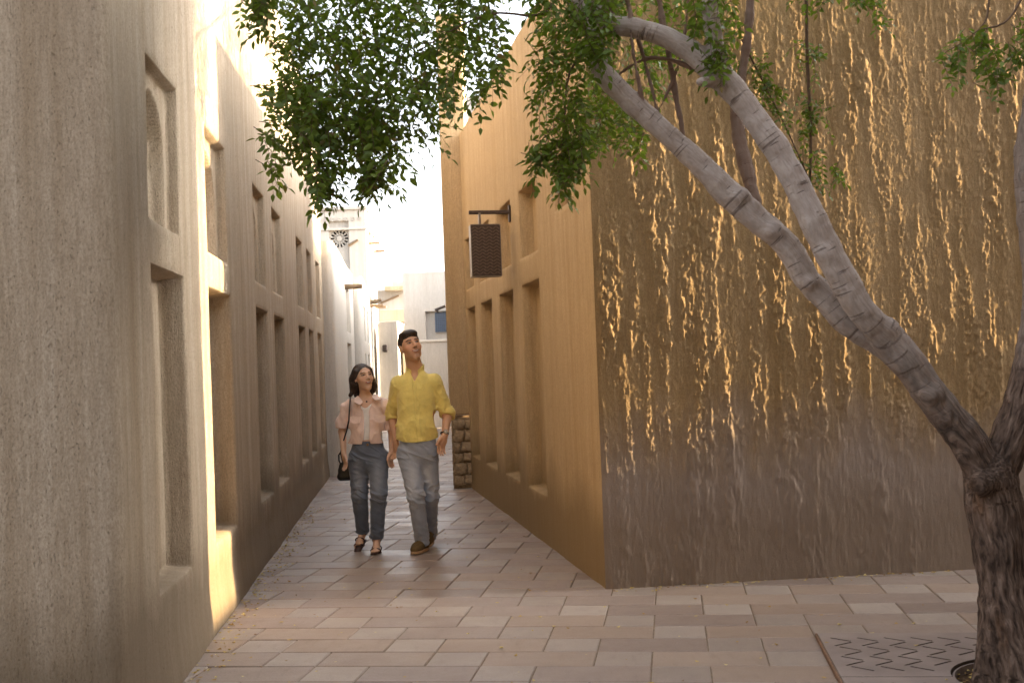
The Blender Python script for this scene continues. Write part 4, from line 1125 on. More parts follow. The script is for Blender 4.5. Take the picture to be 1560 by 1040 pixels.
def face_color(V, c, M, s, skin, lipc, fem, teeth, gaze):
    """vertex colours that belong to the skin itself: lips, brows, eyes"""
    L = (V - c) @ M / s; x, y, z_ = L.T; C = np.tile(np.array(skin), (len(V), 1)); ax = np.abs(x)
    C *= (1 + .10 * (fbm(V * 60, 3, 2) - .5))[:, None]
    def put(m, col): C[:] = C * (1 - m[:, None]) + np.array(col) * m[:, None]
    fr = sstep(-.035, -.055, y) if False else ((y < -.04) * 1.0)
    put(.35 * np.exp(-((ax - .043) ** 2 + (z_ + .022) ** 2) / .0006) * fr, np.array(skin) * (1.05, .72, .66))
    if not fem: put(.22 * fr * sstep(-.035, -.055, z_) + .12 * fr * np.exp(-((z_ + .042) ** 2) / .0001) * (ax < .03), (.16, .10, .075))
    zc = -.0585 + (x / .028) ** 2 * .008
    lip = ((ax < .0275) & (np.abs(z_ - zc) < .0105 * np.sqrt(np.clip(1 - (x / .0285) ** 2, 0, 1)) + .001)) * fr; put(lip * .85, lipc)
    mth = ((ax < .022) & (np.abs(z_ - zc) < .0055 * np.sqrt(np.clip(1 - (x / .0235) ** 2, 0, 1)) * .78)) * fr
    put(mth, (.58, .53, .47) if teeth else (.16, .05, .04))
    if fem: put(((ax < .018) & (np.abs(z_ - zc - .0028) < .0026)) * fr, (.62, .57, .52))
    ez = .0105; ex = ax - .031
    eye = ((ex / .0150) ** 2 + ((z_ - ez) / .0052) ** 2 < 1) * fr; put(eye * .95, (.36, .31, .27))
    iris = (((x - np.sign(x) * .031 - gaze[0]) / .0068) ** 2 + ((z_ - ez - gaze[1]) / .0080) ** 2 < 1) * eye; put(iris, (.022, .013, .009))
    lid = ((ex / .0175) ** 2 + ((z_ - ez) / .0092) ** 2 < 1) * (z_ > ez) * fr * (1 - eye); put(lid * .8, (.05, .03, .022))
    bz = .0335 - .0035 * ((ax - .030) / .02) ** 2
    br = ((ax > .012) & (ax < .051) & (np.abs(z_ - bz) < (.0038 if fem else .0055))) * fr; put(br * .85, (.035, .02, .013))
    put(((np.abs(ax - .0085) < .005) & (np.abs(z_ + .0315) < .003) & (y < -.09)) * .8, np.array(skin) * .25)
    return C
def hand_prims(w, d, across, s=1.0, curl=.5, thumb=1):
    """w wrist, d towards the fingers, across: unit vector from little finger to index finger"""
    d = unit(d); a = unit(across - d * np.dot(across, d)); n = np.cross(d, a) * thumb
    pr = [ell(w + d * .048 * s, (.040 * s, .050 * s, .017 * s), .012, np.stack([a, d, n], 1)), cone(w, w + d * .03 * s, .026 * s, .028 * s, .015, (n, 1.35))]
    for i, (o, ln) in enumerate(((.030, .068), (.0105, .078), (-.0095, .073), (-.029, .056))):
        p = w + d * .085 * s + a * o * s; q = d + a * o * 1.2; q = unit(q); c_ = curl * (1 + .12 * i)
        for k_, fr in enumerate((.42, .32, .26)):
            q = unit(q * math.cos(c_ * .62) + n * math.sin(c_ * .62)); e_ = p + q * ln * fr * s
            pr.append(cone(p, e_, (.0098 - .001 * k_) * s, (.0088 - .001 * k_) * s, .004)); p = e_
    p = w + d * .022 * s + a * .028 * s; q = unit(d * .75 + a * .62 + n * .25)
    e_ = p + q * .042 * s; pr.append(cone(p, e_, .014 * s, .0115 * s, .012)); q = unit(q * .85 + d * .5 + n * .2); pr.append(cone(e_, e_ + q * .034 * s, .0115 * s, .009 * s, .004))
    return pr
def grow(prims, g, keep=None):
    out = []
    for p in prims:
        p = dict(p)
        if p['t'] == 'c': p['ra'] += g; p['rb'] += g
        else: p['r'] = p['r'] + g
        out.append(p)
    return out
def cloth(name, col_, rough=.85, weave=900, fold=.0, wash=None, sheen=.3):
    m = NT(name, rough, .2)
    n1 = m.noise(m.pos((1, 1, 1)), 14, 4); wv = m.noise(m.pos((1, 1, .35)), weave * .25, 2)
    c = m.mix(m.ramp(n1, [(.3, 0), (.72, 1)]), mul(col_, .90), mul(col_, 1.08))
    if wash:
        a = m.n('ShaderNodeAttribute', attribute_name='fade').outputs['Fac']; c = m.mix(a, c, wash)
    c = m.mix(m.ramp(wv, [(.35, .16), (.65, 0)]), c, mul(col_, .55)); m.color(c)
    m.bump(m.math('ADD', wv, m.math('MULTIPLY', m.noise(m.pos((1, 1, 1)), 45, 3), 1.6)), .0022, .7)
    m.b.inputs['Sheen Weight'].default_value = sheen; return m.m
def crease(q, seed):                              # 0..1, narrow ridges like pulled cloth
    n = fbm(q, seed, 2); return np.clip(1 - np.abs(n - .5) * 5.2, 0, 1) ** 1.6
def skin_mat():
    m = NT('skin', .48, .4); a = m.n('ShaderNodeAttribute', attribute_name='Col')
    m.color(a.outputs['Color']); m.b.inputs['Subsurface Weight'].default_value = .12; m.b.inputs['Subsurface Radius'].default_value = (.012, .005, .003); m.b.inputs['Subsurface Scale'].default_value = .5
    m.bump(m.noise(m.pos(), 260, 3), .0008, .5); return m.m
M_skin = skin_mat()
def hair_mat(name, c):
    m = NT(name, .42, .5); n = m.noise(m.pos((1, 1, .22)), 190, 3, .6)
    m.color(m.mix(m.ramp(n, [(.35, 0), (.7, 1)]), mul(c, .45), mul(c, 1.5))); m.bump(n, .004, .9); return m.m
def rgba(C): return np.concatenate([C, np.ones((len(C), 1))], 1)
def end_cut(P, d, c, n, r):
    """ends a sleeve or trouser leg flat at c, n pointing out of the opening"""
    q = P - c; m = np.linalg.norm(q, axis=1) < r; d = d.copy(); d[m] = np.maximum(d[m], q[m] @ n); return d
def shoe_set(person, toe, heel, lift, mat, sole_mat):
    """toe, heel: points on the sole line"""
    toe, heel = np.array(toe), np.array(heel); f = unit(toe - heel); up = np.array([0, 0, 1.0]); up = unit(up - f * np.dot(up, f)); sd = np.cross(f, up)
    ball = heel + (toe - heel) * .70
    pr = [cone(heel + f * .035 + up * .045, ball + up * .038, .037, .043, .03), cone(ball + up * .038, toe - f * .045 + up * .032, .043, .034, .02, (sd, .9)),
          cone(heel + f * .045 + up * .05, heel + f * .055 + up * .085, .037, .040, .03), cone(heel + f * .06 + up * .07, ball - f * .02 + up * .055, .036, .032, .03)]
    def flat(P, d): return np.maximum(d, .022 - (P - heel) @ up)
    V, Q = polygonize(pr, .005, flat); link('shoe', np_mesh('shoe', V, Q), mat, person)
    pr = [cone(heel + f * .042, ball, .041, .048, .02), cone(ball, toe - f * .048, .048, .038, .02)]
    def slab_(P, d): h_ = (P - heel) @ up; return np.maximum(np.maximum(d, h_ - .026), -h_ - .0)
    V, Q = polygonize(pr, .005, slab_); return link('shoe_sole', np_mesh('shoe_sole', V, Q), sole_mat, person)

# ---------------- the man
YM = 9.60
def mP(px, py, dy=0.0): return at(px, py, YM + dy)
man = empty('person', (-.80, YM, 0), label='man in a yellow linen shirt and pale blue jeans walking and looking up', cat='person', group=None)
SK_M = (.63, .37, .235)
hM = rotm(R(22), R(14), R(-9)); hs = 1.10; hc = mP(625.5, 528, -.02)
neck_lo = mP(632.5, 564, .03)
arms = {}
tors = [cone(mP(635, 655), mP(634, 604, .01), .140, .152, .05, (YAX, 1.42)), cone(mP(608, 587, .02), mP(661, 584, .02), .054, .054, .05),
        cone(mP(632, 560, .035), mP(634, 590, .02), .056, .09, .05), cone(mP(637, 688), mP(636, 660), .140, .137, .05, (YAX, 1.35))]
armR = [cone(mP(664, 586, .02), mP(681.5, 633, .06), .047, .040, .02), cone(mP(681.5, 633, .06), mP(677.5, 663, -.03), .041, .026, .015)]
armL = [cone(mP(606, 588, .03), mP(597, 633, .13), .047, .040, .02), cone(mP(597, 633, .13), mP(603, 672, .06), .041, .026, .015)]
hk = [mP(622, 692), mP(634.5, 757, -.15), mP(643.5, 826, -.045)]; bk_ = [mP(651, 692, .02), mP(656, 757, .03), mP(655, 815, .33)]
legs = [cone(hk[0], hk[1], .085, .058, .03), cone(hk[1], hk[2], .057, .036, .02), cone(bk_[0], bk_[1], .085, .058, .03), cone(bk_[1], bk_[2], .057, .036, .02)]
neck = [cone(hc + hM @ np.array([0, .020, -.07]), neck_lo, .062, .067, .03)]
hands = hand_prims(mP(677, 664, -.035), mP(668.5, 694, -.05) - mP(677, 664, -.035), np.array([-.75, -.65, 0]), 1.05, .42, thumb=-1)
hands2 = hand_prims(mP(603, 673, .06), mP(604, 700, .03) - mP(603, 673, .06), np.array([.6, -.8, 0]), 1.0, .5, thumb=1)
feet = [cone(hk[2], hk[2] + np.array([-.015, -.06, -.045]), .034, .026, .03), cone(bk_[2], bk_[2] + np.array([-.02, -.10, -.03]), .036, .034, .03)]
headp = head_prims(hc, hM, hs)
V, Q = polygonize(tors + armR + armL + legs + neck + hands + hands2 + feet + headp, .0042)
C = face_color(V, hc, hM, hs, SK_M, (.36, .13, .10), False, True, (.003, .0025))
link('body', np_mesh('body', V, Q, attrs={'Col': rgba(C)}), M_skin, man)
# hair
def hair_extra(c, M, s, fem=False):
    def f(P, d):
        L = (P - c) @ M / s
        if fem:
            pl_ = .60 * (L[:, 1] + .030) + .80 * (L[:, 2] - .030) + .022 * np.clip(np.abs(L[:, 0] + .012) / .05, 0, 1.3) - .011
            pl_ = np.where(L[:, 1] > .0, 1.0, pl_ + .0)
        else:
            pl_ = .60 * (L[:, 1] + .034) + .80 * (L[:, 2] - .028) + .012 * np.exp(-((np.abs(L[:, 0]) - .062) / .014) ** 2)
        if fem: st = fbm(np.stack([np.arctan2(L[:, 0] + .012, L[:, 1] + .03) * 17, L[:, 2] * 9, L[:, 1] * 6], 1), 9, 3) - .5
        else: st = fbm(np.stack([L[:, 0] * 105 + L[:, 1] * 25, L[:, 1] * 22, L[:, 2] * 24], 1), 9, 3) - .5
        if fem: st = st * (.15 + .85 * sstep(-.055, -.01, L[:, 1]))
        d = d + st * (.013 if fem else .012)
        return np.maximum(d, -(pl_ + st * .012) * s) if not fem else np.where(L[:, 2] > -.05, np.maximum(d, -(pl_ + st * .003) * s), d)
    return f
def hw(p): return hc + hM @ (np.array(p) * hs)
hp = [ell(hw((0, .022, .040)), np.array((.0805, .0995, .0875)) * hs, .01, hM), ell(hw((.006, -.044, .088)), np.array((.058, .044, .030)) * hs, .02, hM), ell(hw((-.008, .0, .098)), np.array((.058, .065, .030)) * hs, .02, hM)]
V, Q = polygonize(hp, .0038, hair_extra(hc, hM, hs)); link('hair', np_mesh('hair', V, Q), hair_mat('hair_dark', (.022, .013, .009)), man)
# shirt
M_shirt = cloth('linen_yellow', (.84, .70, .22), .85, 1100)
cuffR, cuffRd = mP(680.8, 634, .055), unit(mP(677.5, 663, -.03) - mP(681.5, 633, .06)); cuffL, cuffLd = mP(597.5, 640, .125), unit(mP(603, 672, .06) - mP(597, 633, .13))
shirt = [cone(mP(635, 690, 0), mP(635, 655, 0), .170, .155, .05, (YAX, 1.36)), cone(mP(635, 655), mP(634, 604, .01), .156, .166, .05, (YAX, 1.40)), cone(mP(608, 583, .02), mP(661, 580, .02), .066, .066, .05),
         cone(mP(631.5, 556, .035), mP(634, 588, .02), .066, .102, .05),
         cone(mP(664, 586, .02), mP(681.5, 632, .058), .064, .058, .025), cone(mP(681.5, 632, .058), mP(680.8, 638, .04), .054, .052, .02),
         cone(mP(681.5, 627, .055), mP(681, 634, .055), .0635, .0655, .006),
         cone(mP(606, 588, .03), mP(597, 633, .13), .064, .056, .025), cone(mP(597, 633, .13), mP(598, 639, .12), .054, .052, .02), cone(mP(597, 630, .125), mP(597.5, 639, .125), .060, .062, .006)]
vb = mP(631.0, 581, -.10); zcol = mP(632, 557, 0)[2]; nx = neck_lo[0]
zh = mP(636, 672)[2]
def shirt_x(P, d):
    m = np.abs(d) < .08
    if not m.any(): return d
    d = d.copy(); p = P[m]; x, y, z_ = p.T
    q = np.stack([x * 10 + z_ * 5, y * 8, z_ * 6 - x * 7], 1); f1 = fbm(q, 71, 3) - .5
    q2 = np.stack([x * 22 - z_ * 9, y * 14, z_ * 20 + x * 9], 1); f2 = fbm(q2, 72, 2) - .5
    waist = np.exp(-((z_ - (zh + .10)) / .16) ** 2); arm = (np.abs(x - mP(634, 600)[0]) > .165)
    cr_ = crease(np.stack([x * 8 + z_ * 6, y * 7, z_ * 5 - x * 6], 1), 171); cr2 = crease(np.stack([x * 15 - z_ * 8, y * 9, z_ * 17 + x * 8], 1), 172)
    e = d[m] - .022 * f1 * (.35 + .65 * waist) - .006 * f2 * (.35 + .65 * waist + .5 * arm) - .009 * cr_ * (.4 + .6 * waist) - .0045 * cr2 * (.15 + .35 * waist + .9 * arm) + .004
    e = e - .0045 * (np.abs(x - (vb[0] + (vb[2] - z_) * .06)) < .017) * (y < YM - .03)
    hem = zh + .022 * np.exp(-((x - mP(668, 660)[0]) / .05) ** 2) + .025 * np.exp(-((x - mP(604, 660)[0]) / .05) ** 2) - z_ + .012 * (fbm(np.stack([x * 9, y * 9, z_ * 0], 1), 75, 2) - .5)
    arm_zone = (np.abs(x - mP(636, 672)[0]) > .215) | ((z_ < zh + .05) & (np.abs(x - mP(636, 672)[0]) > .20))
    e = np.where((z_ < zh + .12) & ~arm_zone, np.maximum(e, hem), e)
    e = np.maximum(e, z_ - zcol - .10 * (y - YM))          # collar rim, higher at the back
    wv = np.maximum(np.abs(x - vb[0] - .02 * (z_ - vb[2])) - (z_ - vb[2]) * .52, np.maximum(y - YM - .01, vb[2] - z_))
    e = np.maximum(e, -wv)
    d[m] = e
    d = end_cut(P, d, cuffR, cuffRd, .15); return end_cut(P, d, cuffL, cuffLd, .15)
V, Q = polygonize(shirt, .0046, shirt_x); sh = link('shirt', np_mesh('shirt', V, Q), M_shirt, man)
# standing collar: two flaps beside the open neck
for sx in (-1, 1):
    m = MB(); pts = []
    for t in np.linspace(0, 1, 9):
        a = R(200) * t * .5; r_ = .071
        pts.append(neck_lo + np.array([sx * math.sin(a + .38) * r_ * 1.02, -math.cos(a + .38) * r_ * 1.02, .012 + .022 * t - .03 * (1 - t) ** 3]))
    vs = []; fs = []
    for i, p in enumerate(pts):
        o_ = unit(np.array([p[0] - neck_lo[0], p[1] - neck_lo[1], 0]))
        for (dz, dr) in ((-.018, -.003), (.020, -.004), (.020, .004), (-.018, .005)): vs.append(p + o_ * dr + np.array([0, 0, dz]))
    for i in range(len(pts) - 1):
        for k in range(4): fs.append((i * 4 + k, i * 4 + (k + 1) % 4, i * 4 + 4 + (k + 1) % 4, i * 4 + 4 + k))
    fs += [(0, 1, 2, 3), tuple(range(len(vs) - 1, len(vs) - 5, -1))]
    m.add(vs, fs); m.build('collar', M_shirt, sh, smooth=False)
# jeans
def denim_x(cuts, knees, zc, seed, amp=1.0):
    def f(P, d):
        m = np.abs(d) < .07
        if m.any():
            d = d.copy(); p = P[m]; x, y, z_ = p.T
            wgt = .25 + .9 * np.exp(-((z_ - knees) / .10) ** 2) + .9 * np.exp(-((z_ - .10) / .10) ** 2) + .8 * np.exp(-((z_ - zc) / .07) ** 2)
            f1 = fbm(np.stack([x * 11, y * 9, z_ * 24 + x * 10], 1), seed, 3) - .5; f2 = fbm(np.stack([x * 7, y * 7, z_ * 9], 1), seed + 5, 2) - .5
            c1 = crease(np.stack([x * 9 + z_ * 7 * np.sign(fbm(np.stack([x * 4, y * 0, z_ * 3], 1), seed + 9, 1) - .5), y * 6, z_ * 13 + x * 5], 1), seed + 3)
            d[m] = d[m] - amp * (.013 * f1 * wgt + .011 * f2 + .010 * c1 * np.minimum(wgt, 1)) + .003
        for c, n_, r_ in cuts: d = end_cut(P, d, c, n_, r_)
        return d
    return f
def fade_attr(V, hips, ks):
    fd = np.zeros(len(V))
    for h_, k_ in zip(hips, ks):
        c = (np.array(h_) * .45 + np.array(k_) * .55); fd = np.maximum(fd, np.exp(-(((V[:, 0] - c[0]) / .05) ** 2 + ((V[:, 2] - c[2]) / .17) ** 2)) * (V[:, 1] < c[1]))
    return fd * (.6 + .6 * fbm(V * 22, 31, 3))
jz = mP(636, 664)[2]
jp = [cone(mP(637, 688), mP(636, 662), .154, .148, .05, (YAX, 1.34)), cone(hk[0], hk[1], .098, .070, .035), cone(hk[1], hk[2] + unit(hk[2] - hk[1]) * .04, .070, .059, .02), cone(bk_[0], bk_[1], .098, .070, .035), cone(bk_[1], bk_[2] + unit(bk_[2] - bk_[1]) * .05, .070, .058, .02)]
cuts = [(hk[2] + unit(hk[2] - hk[1]) * .008, unit(hk[2] - hk[1] + np.array([0, .06, 0])), .12), (bk_[2] + unit(bk_[2] - bk_[1]) * .02, unit(bk_[2] - bk_[1]), .12)]
dx_ = denim_x(cuts, .46, .80, 81)
def jx(P, d): return np.maximum(dx_(P, d), P[:, 2] - jz)
V, Q = polygonize(jp, .0046, jx)
link('jeans', np_mesh('jeans', V, Q, attrs={'fade': fade_attr(V, (hk[0], bk_[0]), (hk[1], bk_[1]))}), cloth('denim_pale', (.32, .355, .43), .9, 1400, wash=(.46, .48, .525)), man)
# shoes
M_suede = simple('suede_olive', (.13, .088, .042), .95, .1, .2, 60, .002); M_sole = simple('crepe_sole', (.42, .27, .15), .8, .2, .15, 40)
t_ = ground_at(629, 846.5, 0); h_ = t_ + unit(np.array([.085, .28, 0])) * .295; h_[2] = 0.004; t_[2] = .012
shoe_set(man, t_, h_, 0, M_suede, M_sole)
h2 = bk_[2] + np.array([.004, .055, -.085]); t2 = h2 + unit(np.array([-.05, -.9, -.30])) * .285; dz = min(t2[2] - .003, 0); 
shoe_set(man, t2 - (0, 0, dz), h2 - (0, 0, dz), 0, M_suede, M_sole)
# watch
wc = mP(677.3, 660, -.02); wd = unit(mP(677.5, 663, -.03) - mP(681.5, 633, .06)); a1 = unit(np.cross(wd, (0, 1, 0))); a2 = np.cross(wd, a1)
m = MB(); m.tube([wc + .031 * (math.cos(t) * a1 + math.sin(t) * a2) for t in np.linspace(0, 2 * math.pi, 19)], .007, 6); wt = m.build('watch', simple('watch_strap', (.05, .03, .02), .5, .4), man, smooth=True)
m = MB(); fo = unit(np.array([.25, -1, .1])); fo = unit(fo - wd * np.dot(fo, wd)); m.tube([wc + fo * .030, wc + fo * .043], [.019, .018], 14); m.build('watch_case', simple('steel', (.5, .48, .45), .25, .5, .05, 10, 0, .9), wt)

# ---------------- the woman
YW = 9.74
def wP(px, py, dy=0.0): return at(px, py, YW + dy)
wom = empty('person', (-1.22, YW, 0), label='woman in a cropped pink shirt and grey blue jeans walking with sandals', cat='person')
SK_W = (.66, .42, .29)
gM = rotm(R(30), R(9), R(-6)); gs = .985; gc = wP(553.5, 575, -.02)
nlo = wP(558, 613, .03)
wt_ = [cone(wP(559, 660), wP(558, 624, .01), .108, .122, .05, (YAX, 1.40)), cone(wP(535, 618, .02), wP(583, 616, .02), .042, .042, .05), cone(wP(558, 609, .03), wP(558, 625, .02), .045, .07, .05),
       cone(wP(562, 698), wP(560, 672), .132, .116, .05, (YAX, 1.30))]
wr = [cone(wP(588, 619, .02), wP(597, 655, .04), .038, .033, .02), cone(wP(597, 655, .04), wP(596.5, 687, -.04), .033, .021, .015)]
wl = [cone(wP(529, 621, .02), wP(521.5, 657, .05), .038, .033, .02), cone(wP(521.5, 657, .05), wP(524, 691, -.03), .033, .021, .015)]
wh1 = hand_prims(wP(596.5, 688, -.04), wP(593, 712, -.05) - wP(596.5, 688, -.04), np.array([-.55, -.8, 0]), .88, .45, thumb=-1)
wh2 = hand_prims(wP(524, 692, -.03), wP(529, 717, -.05) - wP(524, 692, -.03), np.array([.55, -.8, 0]), .88, .42, thumb=1)
fk = [wP(576, 700), wP(577, 755, -.13), wP(574, 820, -.08)]; gk = [wP(547, 700, .02), wP(548, 755, -.02), wP(553, 810, .10)]
wlegs = [cone(fk[0], fk[1], .082, .052, .03), cone(fk[1], fk[2], .050, .031, .02), cone(gk[0], gk[1], .082, .052, .03), cone(gk[1], gk[2], .050, .031, .02)]
def foot(an, ball, toe, across):
    pr = [cone(an, ball + np.array([0, 0, .012]), .031, .026, .02, None), cone(an + np.array([0, .035, -.02]), ball, .026, .022, .02), ell(ball, (.036, .04, .016), .015)]
    f = unit(toe - ball)
    for i, (o, l) in enumerate(((-.026, .055), (-.010, .052), (.004, .046), (.017, .039), (.028, .030))):
        p = ball + across * o + f * .022; pr.append(cone(p, p + f * l * .62, .0115 if i == 0 else .0082, .0095 if i == 0 else .007, .003))
    return pr
b1 = ground_at(572.5, 838, .026); b1 = b1 + (0, .03, 0); b1[2] = .026; t1 = b1 + np.array([-.01, -.09, -.012])
b2_ = wP(547.5, 827, .03); t2_ = b2_ + np.array([-.012, -.05, -.055])
wfeet = foot(fk[2] + np.array([0, .0, -.005]), b1, t1, np.array([1.0, 0, 0])) + foot(gk[2], b2_, t2_, np.array([.97, .2, 0]) * -1)
wneck = [cone(gc + gM @ np.array([0, .022, -.07]), nlo, .043, .045, .03)]
whead = head_prims(gc, gM, gs, True)
V, Q = polygonize(wt_ + wr + wl + wh1 + wh2 + wlegs + wfeet + wneck + whead, .0042)
C = face_color(V, gc, gM, gs, SK_W, (.44, .13, .115), True, False, (.003, .001))
link('body', np_mesh('body', V, Q, attrs={'Col': rgba(C)}), M_skin, wom)
def gw(p): return gc + gM @ (np.array(p) * gs)
hl = [ell(gw((0, .024, .037)), np.array((.0835, .1005, .0885)) * gs, .01, gM),
      cone(gw((-.070, .030, .01)), wP(541, 590, .06), .036, .036, .03), cone(wP(541, 590, .06), wP(534, 602, .02), .036, .016, .03), cone(gw((-.03, .09, .0)), wP(546, 600, .12), .06, .042, .04),
      cone(gw((.074, .034, .01)), wP(570, 588, .07), .032, .026, .03), cone(wP(570, 588, .07), wP(570, 597, .06), .026, .010, .02), cone(gw((.02, .09, .0)), wP(560, 600, .12), .06, .05, .04),
      cone(gw((-.068, -.022, .058)), gw((-.080, .012, -.03)), .020, .026, .02), cone(gw((.066, -.024, .060)), gw((.080, .014, -.03)), .018, .024, .02)]
V, Q = polygonize(hl, .0038, hair_extra(gc, gM, gs, True)); link('hair', np_mesh('hair', V, Q), hair_mat('hair_brown', (.036, .019, .013)), wom)
# white top, then the open cropped shirt over it
M_tee = cloth('white_cotton', (.82, .80, .77), .85, 1200); M_pink = cloth('linen_pink', (.86, .66, .58), .85, 1100)
tp = [cone(wP(560, 676), wP(559, 655), .118, .113, .05, (YAX, 1.36)), cone(wP(559, 660), wP(558, 624, .01), .114, .129, .05, (YAX, 1.38)), cone(wP(545, 620, .01), wP(572, 619, .01), .045, .045, .05)]
ztee, zbel = wP(558, 611)[2], wP(560, 676)[2]
def tee_x(P, d):
    sc_ = ztee - .055 * np.exp(-((P[:, 0] - wP(558, 615)[0]) / .05) ** 2)
    return np.maximum(np.maximum(d, P[:, 2] - sc_), zbel - P[:, 2])
V, Q = polygonize(tp, .0046, tee_x); link('top', np_mesh('top', V, Q), M_tee, wom)
cR, cL = wP(596, 654, .04), wP(521.5, 652, .045); cRd, cLd = unit(np.array([.10, -.0, -1])), unit(np.array([-.08, -.0, -1]))
kp = [cone(wP(560, 690), wP(560, 655), .158, .146, .05, (YAX, 1.38)), cone(wP(559, 660), wP(558, 624, .01), .144, .142, .05, (YAX, 1.36)), cone(wP(535, 618, .02), wP(583, 616, .02), .056, .056, .05), cone(wP(558, 608, .03), wP(558, 625, .02), .055, .085, .05),
      cone(wP(588, 619, .02), wP(596, 650, .035), .058, .062, .02), cone(wP(596, 650, .035), wP(596.5, 657, .035), .058, .058, .01), cone(wP(595.5, 645, .035), wP(596, 653, .035), .066, .068, .004),
      cone(wP(529, 621, .02), wP(522, 650, .045), .058, .062, .02), cone(wP(522, 650, .045), wP(521.5, 656, .045), .058, .058, .01), cone(wP(522.5, 642, .045), wP(522, 650, .045), .064, .066, .004)]
zhem = wP(560, 674.5)[2]; xgap0, xgap1 = wP(554.5, 640)[0], wP(563, 640)[0]
xc_ = wP(558, 640)[0]; zn = wP(558, 606)[2]
def pink_x(P, d):
    m = np.abs(d) < .08
    if m.any():
        d = d.copy(); p = P[m]; x, y, z_ = p.T
        f1 = fbm(np.stack([x * 13 + z_ * 3, y * 9, z_ * 6 - x * 4], 1), 91, 3) - .5; f2 = fbm(np.stack([x * 30, y * 20, z_ * 14], 1), 92, 2) - .5
        e = d[m] - .018 * f1 - .008 * f2 - .011 * crease(np.stack([x * 11 + z_ * 3, y * 8, z_ * 5 - x * 4], 1), 191) + .004
        body = np.abs(x - xc_) < .188
        e = np.where(body & (z_ < zhem + .1), np.maximum(e, zhem + .008 * (f1 * 2) - z_), e)
        half = (xgap1 - xgap0) / 2 + .012 * sstep(zhem + .05, zhem, z_) + sstep(zn - .12, zn, z_) * .048
        gx = xgap0 * .5 + xgap1 * .5 + .012 * np.sin((z_ - zhem) * 9)
        e = np.maximum(e, -np.maximum(np.abs(x - gx) - half, y - YW + .01))
        e = np.maximum(e, z_ - zn - .12 * (y - YW))
        d[m] = e
    d = end_cut(P, d, cR, cRd, .14); return end_cut(P, d, cL, cLd, .14)
V, Q = polygonize(kp, .0046, pink_x); pk = link('shirt', np_mesh('shirt', V, Q), M_pink, wom)
def plate(pts, th, name, mat, par):             # a small bent panel lying on the front of the cloth
    pts = [np.array(p, float) for p in pts]; n = unit(np.cross(pts[1] - pts[0], pts[-1] - pts[0])); n = n if n[1] < 0 else -n
    vs = [p + n * th for p in pts] + [p - n * th for p in pts]; k = len(pts)
    m = MB(); m.add(vs, [tuple(range(k)), tuple(range(2 * k - 1, k - 1, -1))] + [(i, k + i, k + (i + 1) % k, (i + 1) % k) for i in range(k)]); return m.build(name, mat, par)
plate([wP(545.5, 603, -.035), wP(553, 612, -.10), wP(548, 617, -.125), wP(540, 613, -.105), wP(541, 606, -.05)], .005, 'collar', M_pink, pk)
plate([wP(568.5, 601, -.035), wP(567, 606, -.085), wP(572, 610, -.115), wP(582, 608, -.10), wP(576, 602, -.045)], .005, 'collar', M_pink, pk)
plate([wP(533, 634, -.140), wP(549, 635, -.150), wP(548, 643, -.152), wP(541, 645, -.152), wP(533.5, 643, -.143)], .005, 'pocket_flap', M_pink, pk)
plate([wP(570, 634, -.152), wP(587, 632, -.135), wP(587, 641, -.137), wP(579, 643, -.147), wP(570.5, 642, -.153)], .005, 'pocket_flap', M_pink, pk)
# jeans
wz = wP(560, 671)[2]
wj = [cone(wP(562, 698), wP(560, 670), .146, .127, .05, (YAX, 1.30)), cone(fk[0], fk[1], .094, .069, .035), cone(fk[1], fk[2] + unit(fk[2] - fk[1]) * .03, .069, .056, .02), cone(gk[0], gk[1], .094, .070, .035), cone(gk[1], gk[2] + unit(gk[2] - gk[1]) * .03, .070, .057, .02)]
wc_ = [(fk[2] - unit(fk[2] - fk[1]) * .006, unit(fk[2] - fk[1]), .11), (gk[2] - unit(gk[2] - gk[1]) * .006, unit(gk[2] - gk[1]), .11)]
dw = denim_x(wc_, .47, .80, 101)
V, Q = polygonize(wj, .0046, lambda P, d: np.maximum(dw(P, d), P[:, 2] - wz))
M_den = cloth('denim_grey', (.125, .148, .195), .9, 1400, wash=(.27, .29, .33))
wjo = link('jeans', np_mesh('jeans', V, Q, attrs={'fade': fade_attr(V, (fk[0], gk[0]), (fk[1], gk[1]))}), M_den, wom)
bq = wP(560, 677, -.115); m = MB(); m.tube([bq, bq + np.array([0, -.008, 0])], [.011, .010], 12); m.build('button', simple('brass', (.25, .16, .08), .35, .5, .05, 10, 0, .9), wjo)
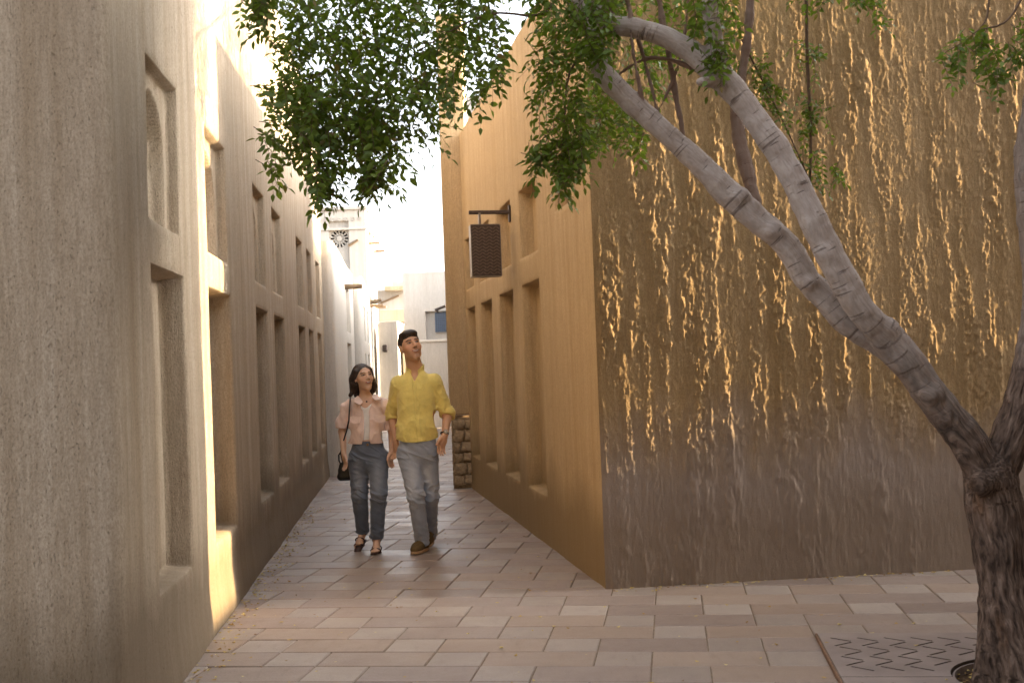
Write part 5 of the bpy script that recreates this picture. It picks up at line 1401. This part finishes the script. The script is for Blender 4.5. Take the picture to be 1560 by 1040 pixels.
# sandals
M_leather = simple('sandal_leather', (.055, .026, .018), .5, .4, .1, 40)
def sandal(an, ball, toe, sx):
    f = unit(toe - ball); heel = an + np.array([0, .04, -.07]) if an[2] < .2 else an + np.array([0, .05, -.055])
    if an[2] < .14: heel[2] = .012
    m = MB(); pr = [cone(ball + np.array([0, 0, -.020]), toe + np.array([0, 0, -.006]), .037, .031, .02, ((0, 0, 1), 5.0)), cone(ball + np.array([0, 0, -.02]), heel, .036, .028, .02, ((0, 0, 1), 5.0))]
    V, Q = polygonize(pr, .0045); so = link('sandal', np_mesh('sandal', V, Q), M_leather, wom)
    def strap(c, ax, r1, r2, rr): m = MB(); a = unit(np.cross(ax, (0, 0, 1))); b = unit(np.cross(a, ax)); m.tube([c + r1 * math.cos(t) * a + r2 * math.sin(t) * b for t in np.linspace(0, 2 * math.pi, 17)], rr, 6); m.build('strap', M_leather, so, smooth=True)
    strap(ball + f * .02 + np.array([0, 0, -.002]), f, .041, .021, .006); strap(ball - f * .025 + np.array([0, 0, .006]), unit(f + np.array([0, 0, .3])), .040, .027, .0055); strap(an + np.array([0, 0, -.012]), np.array([0, -.15, 1.0]), .037, .037, .005)
sandal(fk[2], b1, t1, 1); sandal(gk[2], b2_, t2_, -1)
# necklace bead and bag
m = MB(); m.tube([wP(558.5, 611.5, -.088), wP(558.5, 611.5, -.096)], [.008, .007], 10); m.build('pendant', M_leather, wom)
bag = empty('handbag', tuple(wP(524, 715, .12)), label='small black leather handbag hanging at the woman\'s hip', cat='handbag')
M_black = simple('black_leather', (.012, .011, .012), .38, .5, .15, 40, .001)
c = wP(524.5, 716, .13); m = []
V, Q = polygonize([cone(c + np.array([-.030, 0, -.055]), c + np.array([.045, 0, -.055]), .034, .034, .02, (YAX, 1.1)), cone(c + np.array([-.018, 0, .045]), c + np.array([.03, 0, .045]), .024, .024, .03, (YAX, 1.2)), cone(c + np.array([-.024, 0, 0]), c + np.array([.038, 0, 0]), .030, .030, .03, (YAX, 1.1))], .0045, lambda P, d: d - .004 * (fbm(P * 26, 4, 2) - .5))
link('pouch', np_mesh('pouch', V, Q), M_black, bag)
m = MB(); m.tube([c + np.array([-.028, 0, .05]), wP(516.5, 701, .13), wP(516, 693, .13), wP(518.5, 689, .12), wP(523, 690, .10), wP(527, 697, .11), c + np.array([.03, 0, .05])], .0065, 8); m.build('handle', M_black, bag, smooth=True)
m = MB(); m.tube([wP(534.5, 604, .06), wP(533.5, 607, -.01), wP(533, 614, -.075), wP(532.3, 625, -.12), wP(531.5, 640, -.125), wP(528.5, 655, -.09), wP(523, 672, .0), wP(519, 690, .09), c + np.array([-.01, 0, .06])], .0062, 8); m.build('shoulder_strap', M_black, bag, smooth=True)
